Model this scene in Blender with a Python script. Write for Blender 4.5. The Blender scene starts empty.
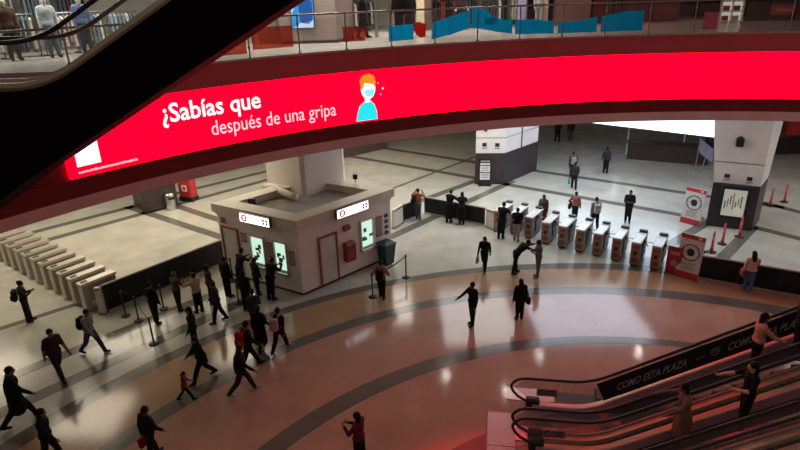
import bpy, bmesh, math, random
import numpy as np
from mathutils import Vector, Matrix
random.seed(7)
SC = bpy.context.scene
COL = SC.collection
R = math.radians

# ------------------------------------------------------------------ camera
cam = bpy.data.cameras.new('camera'); camo = bpy.data.objects.new('camera', cam); COL.objects.link(camo)
PITCH, ROLL, CAMZ = 0.38267, -0.0285, 10.946
fw = Vector((0, math.cos(PITCH), -math.sin(PITCH))); rt = Vector((1, 0, 0)); up = rt.cross(fw)
r2 = math.cos(ROLL)*rt + math.sin(ROLL)*up; u2 = -math.sin(ROLL)*rt + math.cos(ROLL)*up
m = Matrix((r2, u2, -fw)).transposed().to_4x4(); m.translation = (0, 0, CAMZ)
camo.matrix_world = m
cam.sensor_width = 36; cam.lens = 579.5/800*36; cam.clip_end = 300; cam.clip_start = .1
SC.camera = camo

# ------------------------------------------------------------------ world, exposure
W = bpy.data.worlds.new('world'); SC.world = W; W.use_nodes = True
bg = W.node_tree.nodes['Background']; bg.inputs[0].default_value = (1, .86, .8, 1); bg.inputs[1].default_value = .2
vs = SC.view_settings
vs.view_transform = 'Standard'; vs.look = 'None'; vs.gamma = 1; vs.use_curve_mapping = False; vs.exposure = 0.0

RC = (8.64, .52); RR = 20.42            # centre and radius of the round atrium opening
UF = 9.305                               # upper floor level
CZ = 6.28                                # hall ceiling level

def area(name, loc, sx, sy, power, col, rot=(0, 0, 0), parent=None):
    l = bpy.data.lights.new(name, 'AREA'); l.shape = 'RECTANGLE'; l.size = sx; l.size_y = sy; l.energy = power; l.color = col
    o = bpy.data.objects.new(name, l); COL.objects.link(o); o.location = loc; o.rotation_euler = rot
    return o
WARM = (1, .84, .56); COOL = (.25, .55, 1); NEUT = (1, .9, .8)
# lamps in the hall ceiling: (x, y, power, colour)
HALL = [(-21, 24, 185, WARM, 4, 4), (-15, 27.5, 150, WARM, 4, 4), (-9.5, 31.5, 145, WARM, 4, 4), (-14, 21, 100, WARM, 3, 3), (-8.2, 26.5, 110, WARM, 3, 4), (-1.2, 30, 165, NEUT, 3.5, 4), (-2.5, 37, 110, WARM, 4, 4),
        (4.2, 28.6, 130, (.66, .83, 1), 4, 6), (10.2, 28.5, 265, COOL, 6, 6), (13, 36.6, 30, COOL, 3, 2), (19.8, 22, 105, (.85, .9, 1), 3, 3), (24, 27, 100, (.85, .9, 1), 4, 4)]
for i, (x, y, pw, c, sx, sy) in enumerate(HALL):
    area('hall_lamp', (x, y, CZ-.06), sx, sy, pw, c)
# lamps over the upper shops
for i, (a, r, pw, c) in enumerate([(139, 27, 150, (1, .97, .85)), (133, 27, 150, (1, .97, .85)), (126, 25, 130, NEUT), (118, 23.5, 170, NEUT), (111, 26, 230, (1, .95, .85)), (101, 25.5, 190, (1, .85, .8)), (91, 26, 60, (1, .55, .45)), (78, 28, 24, (1, .42, .36))]):
    area('shop_lamp', (RC[0]+r*math.cos(R(a)), RC[1]+r*math.sin(R(a)), 12.9), 1.6, .8, pw, c)

# ------------------------------------------------------------------ materials
MATS = {}
def srgb(c):
    return tuple(((v/12.92) if v <= .04045 else ((v+.055)/1.055)**2.4) for v in c)
def H(s):
    return srgb(tuple(int(s[i:i+2], 16)/255 for i in (0, 2, 4)))
def mat(name, col, rough=.6, metal=0, var=.12, scale=6, emit=0, alpha=1, spec=.5, bump=0, trans=0):
    if name in MATS: return MATS[name]
    M = bpy.data.materials.new(name); M.use_nodes = True; MATS[name] = M
    nt = M.node_tree; b = nt.nodes['Principled BSDF']
    col = tuple(col)
    b.inputs['Roughness'].default_value = rough; b.inputs['Metallic'].default_value = metal
    b.inputs['Specular IOR Level'].default_value = spec
    tc = nt.nodes.new('ShaderNodeTexCoord'); no = nt.nodes.new('ShaderNodeTexNoise'); no.inputs['Scale'].default_value = scale; no.inputs['Detail'].default_value = 4
    nt.links.new(tc.outputs['Object'], no.inputs['Vector'])
    rp = nt.nodes.new('ShaderNodeValToRGB')
    rp.color_ramp.elements[0].position = .3; rp.color_ramp.elements[1].position = .7
    rp.color_ramp.elements[0].color = tuple(max(0, v*(1-var)) for v in col)+(1,)
    rp.color_ramp.elements[1].color = tuple(min(1, v*(1+var)) for v in col)+(1,)
    nt.links.new(no.outputs['Fac'], rp.inputs['Fac'])
    nt.links.new(rp.outputs['Color'], b.inputs['Base Color'])
    if emit:
        nt.links.new(rp.outputs['Color'], b.inputs['Emission Color']); b.inputs['Emission Strength'].default_value = emit
    if alpha < 1: b.inputs['Alpha'].default_value = alpha
    if trans: b.inputs['Transmission Weight'].default_value = trans
    if bump:
        bp = nt.nodes.new('ShaderNodeBump'); bp.inputs['Strength'].default_value = bump; nt.links.new(no.outputs['Fac'], bp.inputs['Height']); nt.links.new(bp.outputs['Normal'], b.inputs['Normal'])
    return M
def emis(name, col, strength):
    if name in MATS: return MATS[name]
    M = bpy.data.materials.new(name); M.use_nodes = True; MATS[name] = M
    nt = M.node_tree; b = nt.nodes['Principled BSDF']; b.inputs['Base Color'].default_value = (.005, .005, .005, 1); b.inputs['Roughness'].default_value = .5; b.inputs['Specular IOR Level'].default_value = 0
    b.inputs['Emission Color'].default_value = tuple(col)+(1,); b.inputs['Emission Strength'].default_value = strength
    return M
def floor_mat(name, col, rough=.2):
    """polished stone slabs: slight slab to slab change, fine joints, faint cloud"""
    if name in MATS: return MATS[name]
    M = bpy.data.materials.new(name); M.use_nodes = True; MATS[name] = M
    nt = M.node_tree; L = nt.links; b = nt.nodes['Principled BSDF']
    tc = nt.nodes.new('ShaderNodeTexCoord'); mp = nt.nodes.new('ShaderNodeMapping'); mp.inputs['Rotation'].default_value = (0, 0, R(-44))
    L.new(tc.outputs['Object'], mp.inputs['Vector'])
    br = nt.nodes.new('ShaderNodeTexBrick'); br.offset = 0; br.inputs['Scale'].default_value = 1; br.inputs['Brick Width'].default_value = .6; br.inputs['Row Height'].default_value = .6; br.inputs['Mortar Size'].default_value = .004
    br.inputs['Color1'].default_value = tuple(v*1.04 for v in col)+(1,); br.inputs['Color2'].default_value = tuple(v*.94 for v in col)+(1,); br.inputs['Mortar'].default_value = tuple(v*.8 for v in col)+(1,)
    L.new(mp.outputs['Vector'], br.inputs['Vector'])
    no = nt.nodes.new('ShaderNodeTexNoise'); no.inputs['Scale'].default_value = .7; no.inputs['Detail'].default_value = 6; L.new(tc.outputs['Object'], no.inputs['Vector'])
    mx = nt.nodes.new('ShaderNodeMixRGB'); mx.blend_type = 'OVERLAY'; mx.inputs[0].default_value = .25
    L.new(br.outputs['Color'], mx.inputs[1]); L.new(no.outputs['Fac'], mx.inputs[2]); L.new(mx.outputs['Color'], b.inputs['Base Color'])
    b.inputs['Roughness'].default_value = rough; b.inputs['Specular IOR Level'].default_value = .5
    return M
def glass_mat(name, col, alpha):
    if name in MATS: return MATS[name]
    M = bpy.data.materials.new(name); M.use_nodes = True; MATS[name] = M
    nt = M.node_tree; L = nt.links; nt.nodes.clear()
    o = nt.nodes.new('ShaderNodeOutputMaterial'); t = nt.nodes.new('ShaderNodeBsdfTransparent'); t.inputs[0].default_value = tuple(col)+(1,)
    g = nt.nodes.new('ShaderNodeBsdfGlossy'); g.inputs['Roughness'].default_value = .04; g.inputs[0].default_value = (1, 1, 1, 1)
    d = nt.nodes.new('ShaderNodeBsdfDiffuse'); d.inputs[0].default_value = tuple(col)+(1,)
    fr = nt.nodes.new('ShaderNodeFresnel'); fr.inputs[0].default_value = 1.45
    ge = nt.nodes.new('ShaderNodeNewGeometry'); iv = nt.nodes.new('ShaderNodeMath'); iv.operation = 'SUBTRACT'; iv.inputs[0].default_value = 1; L.new(ge.outputs['Backfacing'], iv.inputs[1])
    mu = nt.nodes.new('ShaderNodeMath'); mu.operation = 'MULTIPLY'; L.new(fr.outputs[0], mu.inputs[0]); L.new(iv.outputs[0], mu.inputs[1])
    m1 = nt.nodes.new('ShaderNodeMixShader'); L.new(mu.outputs[0], m1.inputs[0]); L.new(t.outputs[0], m1.inputs[1]); L.new(g.outputs[0], m1.inputs[2])
    m2 = nt.nodes.new('ShaderNodeMixShader'); m2.inputs[0].default_value = alpha; L.new(m1.outputs[0], m2.inputs[1]); L.new(d.outputs[0], m2.inputs[2])
    L.new(m2.outputs[0], o.inputs[0]); return M

FL_CREAM = floor_mat('floor_cream_stone', (.49, .47, .41), .17)
FL_TAN = floor_mat('floor_tan_stone', (.43, .265, .155), .14)
FL_GREY = floor_mat('floor_red_lit_stone', (.43, .27, .2), .11)  # pink cast of the red light is mixed into this stone colour
FL_DARK = floor_mat('floor_dark_band_stone', (.14, .135, .12), .16)
WHITE = mat('white_paint', (.72, .69, .64), .5, var=.04, scale=2)
CREAMW = mat('cream_paint', (.66, .60, .52), .5, var=.05, scale=2)
PINKW = mat('off_white_panel', (.78, .70, .66), .45, var=.05, scale=2)
DARKCL = mat('dark_maroon_cladding', (.045, .03, .032), .35, var=.2, scale=3)
BLACK = mat('black_plastic', (.012, .012, .013), .45, var=.2)
BLACKF = mat('black_fabric_panel', (.008, .008, .009), .8, var=.3)
STEEL = mat('brushed_steel', (.55, .54, .52), .28, 1, var=.06, scale=20)
STEELD = mat('dark_steel', (.16, .155, .15), .35, .8, var=.1)
BRASSY = mat('champagne_metal', (.66, .58, .38), .34, .6, var=.06)
RED = mat('red_paint', (.5, .03, .03), .4, var=.1)
GLASS = glass_mat('clear_glass', (.96, .97, .97), .03)
GLASSD = glass_mat('smoked_glass', (.88, .85, .85), .05)

# ------------------------------------------------------------------ mesh helpers
class MB:
    def __init__(s): s.v = []; s.f = []; s.mi = []
    def add(s, vs, fs, mi=0):
        n = len(s.v); s.v += [tuple(v) for v in vs]; s.f += [tuple(i+n for i in f) for f in fs]; s.mi += [mi]*len(fs); return s
    def box(s, x0, x1, y0, y1, z0, z1, mi=0):
        return s.add([(x0,y0,z0),(x1,y0,z0),(x1,y1,z0),(x0,y1,z0),(x0,y0,z1),(x1,y0,z1),(x1,y1,z1),(x0,y1,z1)],
                     [(3,2,1,0),(4,5,6,7),(0,1,5,4),(1,2,6,5),(2,3,7,6),(3,0,4,7)], mi)
    def bev(s, x0, x1, y0, y1, z0, z1, b=.01, mi=0):
        bm = bmesh.new(); bmesh.ops.create_cube(bm, size=1)
        for v in bm.verts: v.co = Vector(((x0+x1)/2+v.co.x*(x1-x0), (y0+y1)/2+v.co.y*(y1-y0), (z0+z1)/2+v.co.z*(z1-z0)))
        bmesh.ops.bevel(bm, geom=bm.edges[:], offset=b, segments=1, affect='EDGES')
        bm.verts.index_update(); r = s.add([v.co for v in bm.verts], [[v.index for v in f.verts] for f in bm.faces], mi); bm.free(); return r
    def prism(s, poly, z0, z1, mi=0, top=None):
        n = len(poly); t = top or poly
        return s.add([(x,y,z0) for x,y in poly]+[(x,y,z1) for x,y in t], [tuple(range(n))[::-1], tuple(range(n,2*n))]+[(i,(i+1)%n,(i+1)%n+n,i+n) for i in range(n)], mi)
    def extr(s, poly, y0, y1, mi=0):
        """polygon in x,z pushed along y"""
        n = len(poly)
        return s.add([(x,y0,z) for x,z in poly]+[(x,y1,z) for x,z in poly], [tuple(range(n)), tuple(range(n,2*n))[::-1]]+[(i,i+n,(i+1)%n+n,(i+1)%n) for i in range(n)], mi)
    def tube(s, pts, r, n=8, mi=0, cap=True):
        pts = [Vector(p) for p in pts]; rs = r if isinstance(r, (list, tuple)) else [r]*len(pts); vs = []
        prev = None
        for i, p in enumerate(pts):
            d = (pts[min(i+1, len(pts)-1)]-pts[max(i-1, 0)]).normalized()
            if prev is None:
                a = Vector((0,0,1)) if abs(d.z) < .9 else Vector((1,0,0)); u = d.cross(a).normalized()
            else:
                u = (prev-d*prev.dot(d)).normalized()
            prev = u; w = d.cross(u)
            for k in range(n):
                t = 2*math.pi*k/n; vs.append(p+(u*math.cos(t)+w*math.sin(t))*rs[i])
        fs = [(i*n+k, i*n+(k+1)%n, (i+1)*n+(k+1)%n, (i+1)*n+k) for i in range(len(pts)-1) for k in range(n)]
        if cap: fs += [tuple(range(n))[::-1], tuple(range((len(pts)-1)*n, len(pts)*n))]
        return s.add(vs, fs, mi)
    def lathe(s, prof, n=12, c=(0,0,0), mi=0):
        vs = [(c[0]+r*math.cos(2*math.pi*k/n), c[1]+r*math.sin(2*math.pi*k/n), c[2]+z) for r, z in prof for k in range(n)]
        fs = [(i*n+k, i*n+(k+1)%n, (i+1)*n+(k+1)%n, (i+1)*n+k) for i in range(len(prof)-1) for k in range(n)]
        fs += [tuple(range(n))[::-1], tuple(range((len(prof)-1)*n, len(prof)*n))]
        return s.add(vs, fs, mi)
    def ell(s, c, r, n=12, m=8, mi=0):
        vs = []; fs = []
        for i in range(m+1):
            ph = math.pi*i/m
            for k in range(n):
                t = 2*math.pi*k/n; vs.append((c[0]+r[0]*math.sin(ph)*math.cos(t), c[1]+r[1]*math.sin(ph)*math.sin(t), c[2]+r[2]*math.cos(ph)))
        fs = [(i*n+k, (i+1)*n+k, (i+1)*n+(k+1)%n, i*n+(k+1)%n) for i in range(m) for k in range(n)]
        return s.add(vs, fs, mi)
    def arc(s, c, r0, r1, z0, z1, a0, a1, n, r0t=None, r1t=None, mi=0):
        """solid ring sector, degrees; r0t, r1t the radii at the top"""
        r0t = r0 if r0t is None else r0t; r1t = r1 if r1t is None else r1t; vs = []
        for i in range(n+1):
            a = R(a0+(a1-a0)*i/n); ca, sa = math.cos(a), math.sin(a)
            vs += [(c[0]+r0*ca, c[1]+r0*sa, z0), (c[0]+r1*ca, c[1]+r1*sa, z0), (c[0]+r1t*ca, c[1]+r1t*sa, z1), (c[0]+r0t*ca, c[1]+r0t*sa, z1)]
        fs = [(i*4+k, i*4+(k+1)%4, i*4+4+(k+1)%4, i*4+4+k) for i in range(n) for k in range(4)]
        fs += [(3,2,1,0), (n*4, n*4+1, n*4+2, n*4+3)]
        return s.add(vs, fs, mi)
    def build(s, name, material, parent=None, smooth=False):
        me = bpy.data.meshes.new(name); me.from_pydata(s.v, [], s.f)
        for M in (material if isinstance(material, (list, tuple)) else [material]): me.materials.append(M)
        if any(s.mi): me.polygons.foreach_set('material_index', s.mi)
        bm = bmesh.new(); bm.from_mesh(me); bmesh.ops.recalc_face_normals(bm, faces=bm.faces[:]); bm.to_mesh(me); bm.free()
        if smooth:
            me.polygons.foreach_set('use_smooth', [True]*len(me.polygons))
        o = bpy.data.objects.new(name, me); COL.objects.link(o)
        if parent: o.parent = parent
        return o
def tag(o, label=None, cat=None, group=None, kind=None):
    if label: o['label'] = label
    if cat: o['category'] = cat
    if group: o['group'] = group
    if kind: o['kind'] = kind
    return o
def thing(name, label, cat, loc=(0,0,0), rz=0, group=None):
    o = bpy.data.objects.new(name, None); COL.objects.link(o); o.location = loc; o.rotation_euler = (0, 0, rz); o.empty_display_size = .2
    return tag(o, label, cat, group)
def struct(o): o['kind'] = 'structure'; return o
def dup(o, loc=None, rz=None, label=None, parent=None, group=None):
    c = o.copy(); COL.objects.link(c)
    if parent: c.parent = parent
    if loc is not None: c.location = loc
    if rz is not None: c.rotation_euler = (0, 0, rz)
    if label: c['label'] = label
    if group: c['group'] = group
    for ch in list(o.children): dup(ch, parent=c)
    return c
def pol(a, r, z=0, c=RC): return (c[0]+r*math.cos(R(a)), c[1]+r*math.sin(R(a)), z)
def text_data(s, size=1, bold=0, shear=0):
    cu = bpy.data.curves.new('lettering', 'FONT'); cu.body = s; cu.size = size; cu.offset = bold; cu.shear = shear; cu.resolution_u = 3
    o = bpy.data.objects.new('lettering', cu); COL.objects.link(o)
    dg = bpy.context.evaluated_depsgraph_get(); dg.update()
    me = bpy.data.meshes.new_from_object(o.evaluated_get(dg))
    v = [tuple(x.co) for x in me.vertices]; f = [tuple(q.vertices) for q in me.polygons]
    bpy.data.objects.remove(o); bpy.data.curves.remove(cu); bpy.data.meshes.remove(me)
    return v, f
def flat_text(s, height, fn, name, material, parent, bold=0, shear=0, width=None):
    """lettering mapped by fn(u, v); height is the cap height"""
    v, f = text_data(s, 1, bold, shear)
    x0 = min(a[0] for a in v); x1 = max(a[0] for a in v); k = height/.7
    kx = k if width is None else width/(x1-x0)
    par = list(range(len(v)))
    def find(a):
        while par[a] != a: par[a] = par[par[a]]; a = par[a]
        return a
    for q in f:
        for b in q[1:]: par[find(b)] = find(q[0])
    comp = {}
    for q in f: comp.setdefault(find(q[0]), []).append(q)
    items = sorted(((min(v[i][0] for q in fs for i in q), max(v[i][0] for q in fs for i in q), fs) for fs in comp.values()), key=lambda t: t[0])
    words = []; end = -9
    for a, b, fs in items:
        if a-end > .16: words.append([])
        words[-1] += fs; end = max(end, b)
    for w in words:                                   # each word a part of its own
        ids = sorted(set(i for q in w for i in q)); mp = {i: k for k, i in enumerate(ids)}
        MB().add([fn((v[i][0]-x0)*kx, v[i][1]*k) for i in ids], [tuple(mp[i] for i in q) for q in w]).build(name, material, parent)

# ------------------------------------------------------------------ floor
fb = MB().box(-45, 50, -14, 70, -.2, 0)
floor = struct(fb.build('floor', FL_CREAM))
def zone(name, c0, r0, c1, r1, a0, a1, z, M):
    n = 96; vs = []; fs = []
    for i in range(n+1):
        a = R(a0+(a1-a0)*i/n)
        vs += [(c0[0]+r0*math.cos(a), c0[1]+r0*math.sin(a), z), (c1[0]+r1*math.cos(a), c1[1]+r1*math.sin(a), z)]
    fs = [(2*i, 2*i+1, 2*i+3, 2*i+2) for i in range(n)]
    # thin solid inlay
    m = len(vs); vs += [(x, y, -.02) for x, y, _ in vs]
    fs += [(2*i, 2*i+2, 2*i+2+m, 2*i+m) for i in range(n)]+[(2*i+1, 2*i+1+m, 2*i+3+m, 2*i+3) for i in range(n)]
    return MB().add(vs, fs).build(name, M, floor)
cA0, rA0, cA1, rA1 = (6.1, 2.95), 19.35, (5.75, 3.75), 18.05
cB0, rB0, cB1, rB1 = (6.02, 3.9), 16.28, (5.81, 4.29), 15.33
cC0, rC0, cC1, rC1 = (5.79, 4.57), 12.1, (6.22, 4.11), 12.1
zone('tan_ring', cA1, rA1, cB0, rB0, 15, 215, .003, FL_TAN)
zone('red_lit_ring', cB1, rB1, cC0, rC0, 0, 215, .003, FL_GREY)
zone('red_lit_ring', cC1, rC1-.02, (6, 4.3), 8.8, 0, 360, .003, FL_GREY)
zone('dark_ring', cA0, rA0, cA1, rA1, 25, 215, .006, FL_DARK)
zone('dark_ring', cB0, rB0, cB1, rB1, 0, 215, .006, FL_DARK)
zone('dark_ring', cC0, rC0, cC1, rC1, 0, 215, .006, FL_DARK)
zone('dark_ring', (6, 4.3), 8.8, (6, 4.3), 8.2, 0, 360, .006, FL_DARK)
zone('red_lit_disc', (6, 4.3), 8.2, (6, 4.3), .05, 0, 360, .003, FL_GREY)
BANDS = [((-13.4,11.6),(-6.0,19.9),.52),((-13.6,14.1),(-7.6,20.3),.5),((-16,17.0),(-12.0,20.5),.3),((-24,22.6),(-13.4,32.9),.5),((-23,20.9),(-13.2,30.9),.5),
  ((-15.5,31.2),(-4.9,23.4),.5),((-14.5,32.5),(-9,28.2),.5),((-14.3,32.6),(-5,41),.45),((-13.8,30.2),(-7,37),.45),((-5.5,42.3),(6,33.8),.5),((-3,44.3),(7,37),.5),((-4,29),(6,40.3),.2),
  ((0,29.6),(5.2,34.6),.5),((-3.2,22.65),(7,33.9),.5),((6.3,33.4),(15.2,26.85),.5),((7.5,36.8),(20,28.1),.5),((11.5,23.3),(15.5,26.7),.5),((16.4,26.4),(20,21.9),.5),((13,21.55),(17,25.7),.5),((18,31),(22,24.9),.5)]
for (x0, y0), (x1, y1), w in BANDS:
    d = Vector((x1-x0, y1-y0)); n = Vector((-d.y, d.x)).normalized()*w/2
    MB().prism([(x0-n.x, y0-n.y), (x1-n.x, y1-n.y), (x1+n.x, y1+n.y), (x0+n.x, y0+n.y)], -.02, .0045).build('dark_strip', FL_DARK, floor)

# ------------------------------------------------------------------ slab, fascia, hall walls, upper walls
FASCIA = mat('dark_red_fascia', (.55, .07, .085), .5, var=.06, scale=1)
FASCLO = mat('deep_red_fascia', (.2, .012, .018), .4, var=.06, scale=1)
PINK = mat('rose_soffit_edge', (.93, .55, .56), .55, var=.05, scale=1)
CEILW = mat('hall_ceiling_paint', (.62, .6, .56), .6, var=.04, scale=1)
UPFL = mat('upper_floor_stone', (.50, .47, .41), .25, var=.1, scale=2)
slab = MB().arc(RC, RR+.34, 62, CZ, CZ+.4, 0, 360, 144).build('ceiling', CEILW); struct(slab)
struct(MB().arc(RC, RR+.3, 62, UF-.3, UF, 0, 360, 144).build('upper_floor', UPFL))
struct(MB().arc(RC, RR, RR+.3, 8.70, UF, 0, 360, 144).build('trim_1', FASCIA))
struct(MB().arc(RC, RR, RR+.3, 6.655, 7.10, 0, 360, 144).build('trim_2', FASCLO))
struct(MB().arc(RC, RR+.32, RR+.5, CZ-.02, 6.655, 0, 360, 144, RR, RR+.3).build('trim_3', PINK))
struct(MB().arc(RC, RR+.1, RR+.3, 7.10, 8.70, 0, 360, 144).build('trim_4', FASCLO))
struct(MB().arc(RC, RR-.04, RR+.06, UF-.0, UF+.06, 0, 360, 144).build('trim_5', mat('pale_kerb', (.45, .36, .33), .4)))
WALLH = mat('hall_wall_panels', (.10, .075, .085), .5, var=.15, scale=.6)
struct(MB().box(-45, 50, 62, 62.3, 0, CZ).build('wall_back', WALLH))
struct(MB().box(-45.3, -45, -14, 62, 0, 14.6).build('wall_left', WALLH))
struct(MB().box(50, 50.3, -14, 62, 0, 14.6).build('wall_right', WALLH))
UPC = mat('high_ceiling_paint', (.3, .28, .27), .7, var=.05)
struct(MB().arc(RC, RR, 62, 14.6, 14.8, 0, 360, 96).build('ceiling_upper', UPC))

# ceiling lamp fixtures (the light itself was set at the top of the script)
DIFF = emis('lamp_diffuser', (1, .93, .8), 3.0)
def lamp_fixture(label, x, y, z, sx, sy, grp):
    t = thing('ceiling_lamp', label, 'ceiling lamp', (x, y, z), 0, grp)
    f = MB()
    for a in ((-sx/2-.05, sx/2+.05, -sy/2-.05, -sy/2), (-sx/2-.05, sx/2+.05, sy/2, sy/2+.05), (-sx/2-.05, -sx/2, -sy/2, sy/2), (sx/2, sx/2+.05, -sy/2, sy/2)): f.box(a[0], a[1], a[2], a[3], -.07, 0)
    f.build('frame', WHITE, t); MB().box(-sx/2, sx/2, -sy/2, sy/2, -.03, -.0).build('diffuser', DIFF, t)
    return t
for (x, y, pw, c, sx, sy) in HALL: lamp_fixture('large square lamp panel set in the hall ceiling', x, y, CZ, sx, sy, 'hall ceiling lamps')
SPOT = emis('downlight_lens', (1, .95, .85), 260)
for x, y in [(6.89, 24.66), (4.69, 21.9), (11.82, 24.59), (2.01, 23.16), (19.6, 49.8), (20.6, 48.6), (30.2, 42), (-4, 25.2), (15.5, 22.9)]:
    t = thing('downlight', 'small round downlight in the hall ceiling', 'downlight', (x, y, CZ), 0, 'round downlights')
    MB().lathe([(.09, -.03), (.13, -.02), (.13, 0), (.09, 0)], 16).build('ring', STEEL, t); MB().lathe([(.06, -.045), (.06, -.031)], 16).build('lens', SPOT, t)

# ------------------------------------------------------------------ LED screen on the fascia
LEDRED = emis('led_red', (1.0, .0, .009), 3.8)
LEDWHITE = emis('led_white', (1, .93, .96), 1.5)
LEDSOFT = emis('led_soft_white', (1, .72, .76), 1.05)
screen = thing('led_screen', 'long curved red LED screen on the balcony fascia with white Spanish lettering', 'screen', pol(100, RR, 7.1))
def onring(a0, z0, off=.02):
    def f(u, v):
        a = R(a0)-u/RR
        return (RC[0]+(RR-off)*math.cos(a)-screen.location.x, RC[1]+(RR-off)*math.sin(a)-screen.location.y, z0+v-screen.location.z)
    return f
LA0, LA1, NP = 142.6, 34.0, 40
for i in range(NP):
    a0 = LA0+(LA1-LA0)*i/NP; a1 = LA0+(LA1-LA0)*(i+1)/NP
    mb = MB().arc((RC[0]-screen.location.x, RC[1]-screen.location.y), RR+.005, RR+.12, 7.105-screen.location.z, 8.695-screen.location.z, a0-.004, a1+.004, 4)
    mb.build('panel', LEDRED, screen)
flat_text('¿Sabías que', .47, onring(135.75, 7.99), 'lettering', LEDWHITE, screen, bold=.014, width=RR*R(7.95))
flat_text('después de una gripa', .40, onring(132.15, 7.44), 'lettering', LEDSOFT, screen, width=RR*R(11.1))
MB().add([onring(142.05, 7.36)(u, v) for u, v in ((0, 0), (.56, .0), (.56, .6), (0, .6))], [(0, 1, 2, 3)]).build('white_square', LEDWHITE, screen)
f = onring(142.05, 7.20)
sm = MB()
for k in range(30):
    w = .028+.012*random.random(); u = k*.048
    h = .02+.02*random.random()
    sm.add([f(u, 0), f(u+w, 0), f(u+w, h+.02), f(u, h+.02)], [(0, 1, 2, 3)])
sm.build('caption_line', LEDSOFT, screen)
# cartoon of a person with a face mask
CY = emis('led_cyan', (0.02, .75, .85), 1.1); ORG = emis('led_orange', (1, .25, .015), 1.1); CYD = emis('led_cyan_pale', (.25, .85, .9), 1.1)
f = onring(119.15, 7.12, .03); f2 = onring(119.15, 7.12, .04)
def blob(pts, name, M, fn=f): MB().add([fn(u, v) for u, v in pts], [tuple(range(len(pts)))]).build(name, M, screen)
def oval(cx, cy, rx, ry, a0=0, a1=360, n=20): return [(cx+rx*math.cos(R(a0+(a1-a0)*i/n)), cy+ry*math.sin(R(a0+(a1-a0)*i/n))) for i in range(n)]
blob([(.0, .03), (.76, .03), (.74, .3), (.66, .52), (.55, .62), (.3, .62), (.14, .5), (.05, .25)], 'shirt_shape', CY)
blob([(.33, .6), (.52, .6), (.52, .78), (.33, .78)], 'neck_shape', LEDWHITE, f2)
blob(oval(.46, 1.02, .25, .33), 'face_shape', LEDWHITE, onring(119.15, 7.12, .045))
blob([(.2, 1.05), (.18, 1.3), (.28, 1.44), (.5, 1.48), (.68, 1.4), (.73, 1.2), (.7, 1.08), (.6, 1.16), (.35, 1.2), (.27, 1.02)], 'hair_shape', ORG, onring(119.15, 7.12, .05))
blob([(.3, .98), (.68, 1.0), (.66, .84), (.52, .76), (.38, .8)], 'mask_shape', CYD, onring(119.15, 7.12, .055))
blob(oval(.98, .98, .035, .035, n=10), 'dot_shape', LEDSOFT); blob(oval(.82, 1.16, .02, .02, n=8), 'dot_shape', LEDSOFT); blob(oval(.9, .8, .02, .02, n=8), 'dot_shape', LEDSOFT)

# ------------------------------------------------------------------ balcony railing with films
rail = thing('glass_railing', 'curved glass balcony railing with metal posts above the red screen', 'railing', pol(100, RR-.0, UF+.06))
ro = rail.location
RAILM = mat('railing_metal', (.3, .27, .25), .35, .9)
def loc_arc(r0, r1, z0, z1, a0, a1, n): return MB().arc((RC[0]-ro.x, RC[1]-ro.y), r0, r1, z0-ro.z, z1-ro.z, a0, a1, n)
PA = [145.3-4.28*k for k in range(24)]
for i, a in enumerate(PA):
    x, y, _ = pol(a, RR+.02); x -= ro.x; y -= ro.y
    mb = MB().tube([(x, y, 0), (x, y, 1.08)], .022, 8); mb.lathe([(.05, 0), (.05, .02), (.03, .04)], 10, (x, y, 0)); mb.box(x-.035, x+.035, y-.035, y+.035, .25, .3); mb.box(x-.035, x+.035, y-.035, y+.035, .78, .83)
    mb.build('post', RAILM, rail)
    if i < len(PA)-1: loc_arc(RR+.012, RR+.024, UF+.16, UF+1.0, a-.25, PA[i+1]+.25, 4).build('glass_panel', GLASS, rail)
pts = [tuple(Vector(pol(PA[0]+(PA[-1]-PA[0])*i/96, RR+.02, UF+1.1))-ro) for i in range(97)]
MB().tube(pts, .028, 8).build('handrail', RAILM, rail, True)
def film_mat(name, col):
    M = bpy.data.materials.new(name); M.use_nodes = True; nt = M.node_tree; nt.nodes.clear(); L = nt.links
    o = nt.nodes.new('ShaderNodeOutputMaterial'); d = nt.nodes.new('ShaderNodeBsdfDiffuse'); tr = nt.nodes.new('ShaderNodeBsdfTranslucent'); m_ = nt.nodes.new('ShaderNodeMixShader'); m_.inputs[0].default_value = .55
    no = nt.nodes.new('ShaderNodeTexNoise'); no.inputs['Scale'].default_value = 3; rp = nt.nodes.new('ShaderNodeValToRGB'); rp.color_ramp.elements[0].color = tuple(v*.9 for v in col)+(1,); rp.color_ramp.elements[1].color = tuple(min(1, v*1.1) for v in col)+(1,)
    L.new(no.outputs['Fac'], rp.inputs['Fac']); L.new(rp.outputs['Color'], d.inputs[0]); L.new(rp.outputs['Color'], tr.inputs[0]); L.new(d.outputs[0], m_.inputs[1]); L.new(tr.outputs[0], m_.inputs[2]); L.new(m_.outputs[0], o.inputs[0]); return M
FCY = film_mat('cyan_film', (.03, .62, .88)); FCYL = film_mat('pale_cyan_film', (.35, .75, .88)); FRD = film_mat('red_film', (.75, .1, .1)); FOR = glass_mat('orange_red_film', (.85, .36, .28), .25)
def film(poly, M):
    """polygon of (angle, height above the upper floor) on the atrium side of the glass"""
    out = []
    for rr in (RR+.006, RR+.009):
        out += [tuple(Vector(pol(a, rr, UF+.06+h))-ro) for a, h in poly]
    n = len(poly)
    MB().add(out, [tuple(range(n)), tuple(range(n, 2*n))]+[(i, (i+1)%n, (i+1)%n+n, i+n) for i in range(n)]).build('film', M, rail)
film([(130.6,.12),(128.4,.12),(128.4,.72),(130.6,.55)], FOR)
film([(127.9,.2),(124.4,.2),(124.4,.78),(127.9,.78)], FOR)
film([(119.9,.22),(117.9,.22),(117.6,.55),(117.9,.62),(119.9,.66)], FOR)
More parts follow.
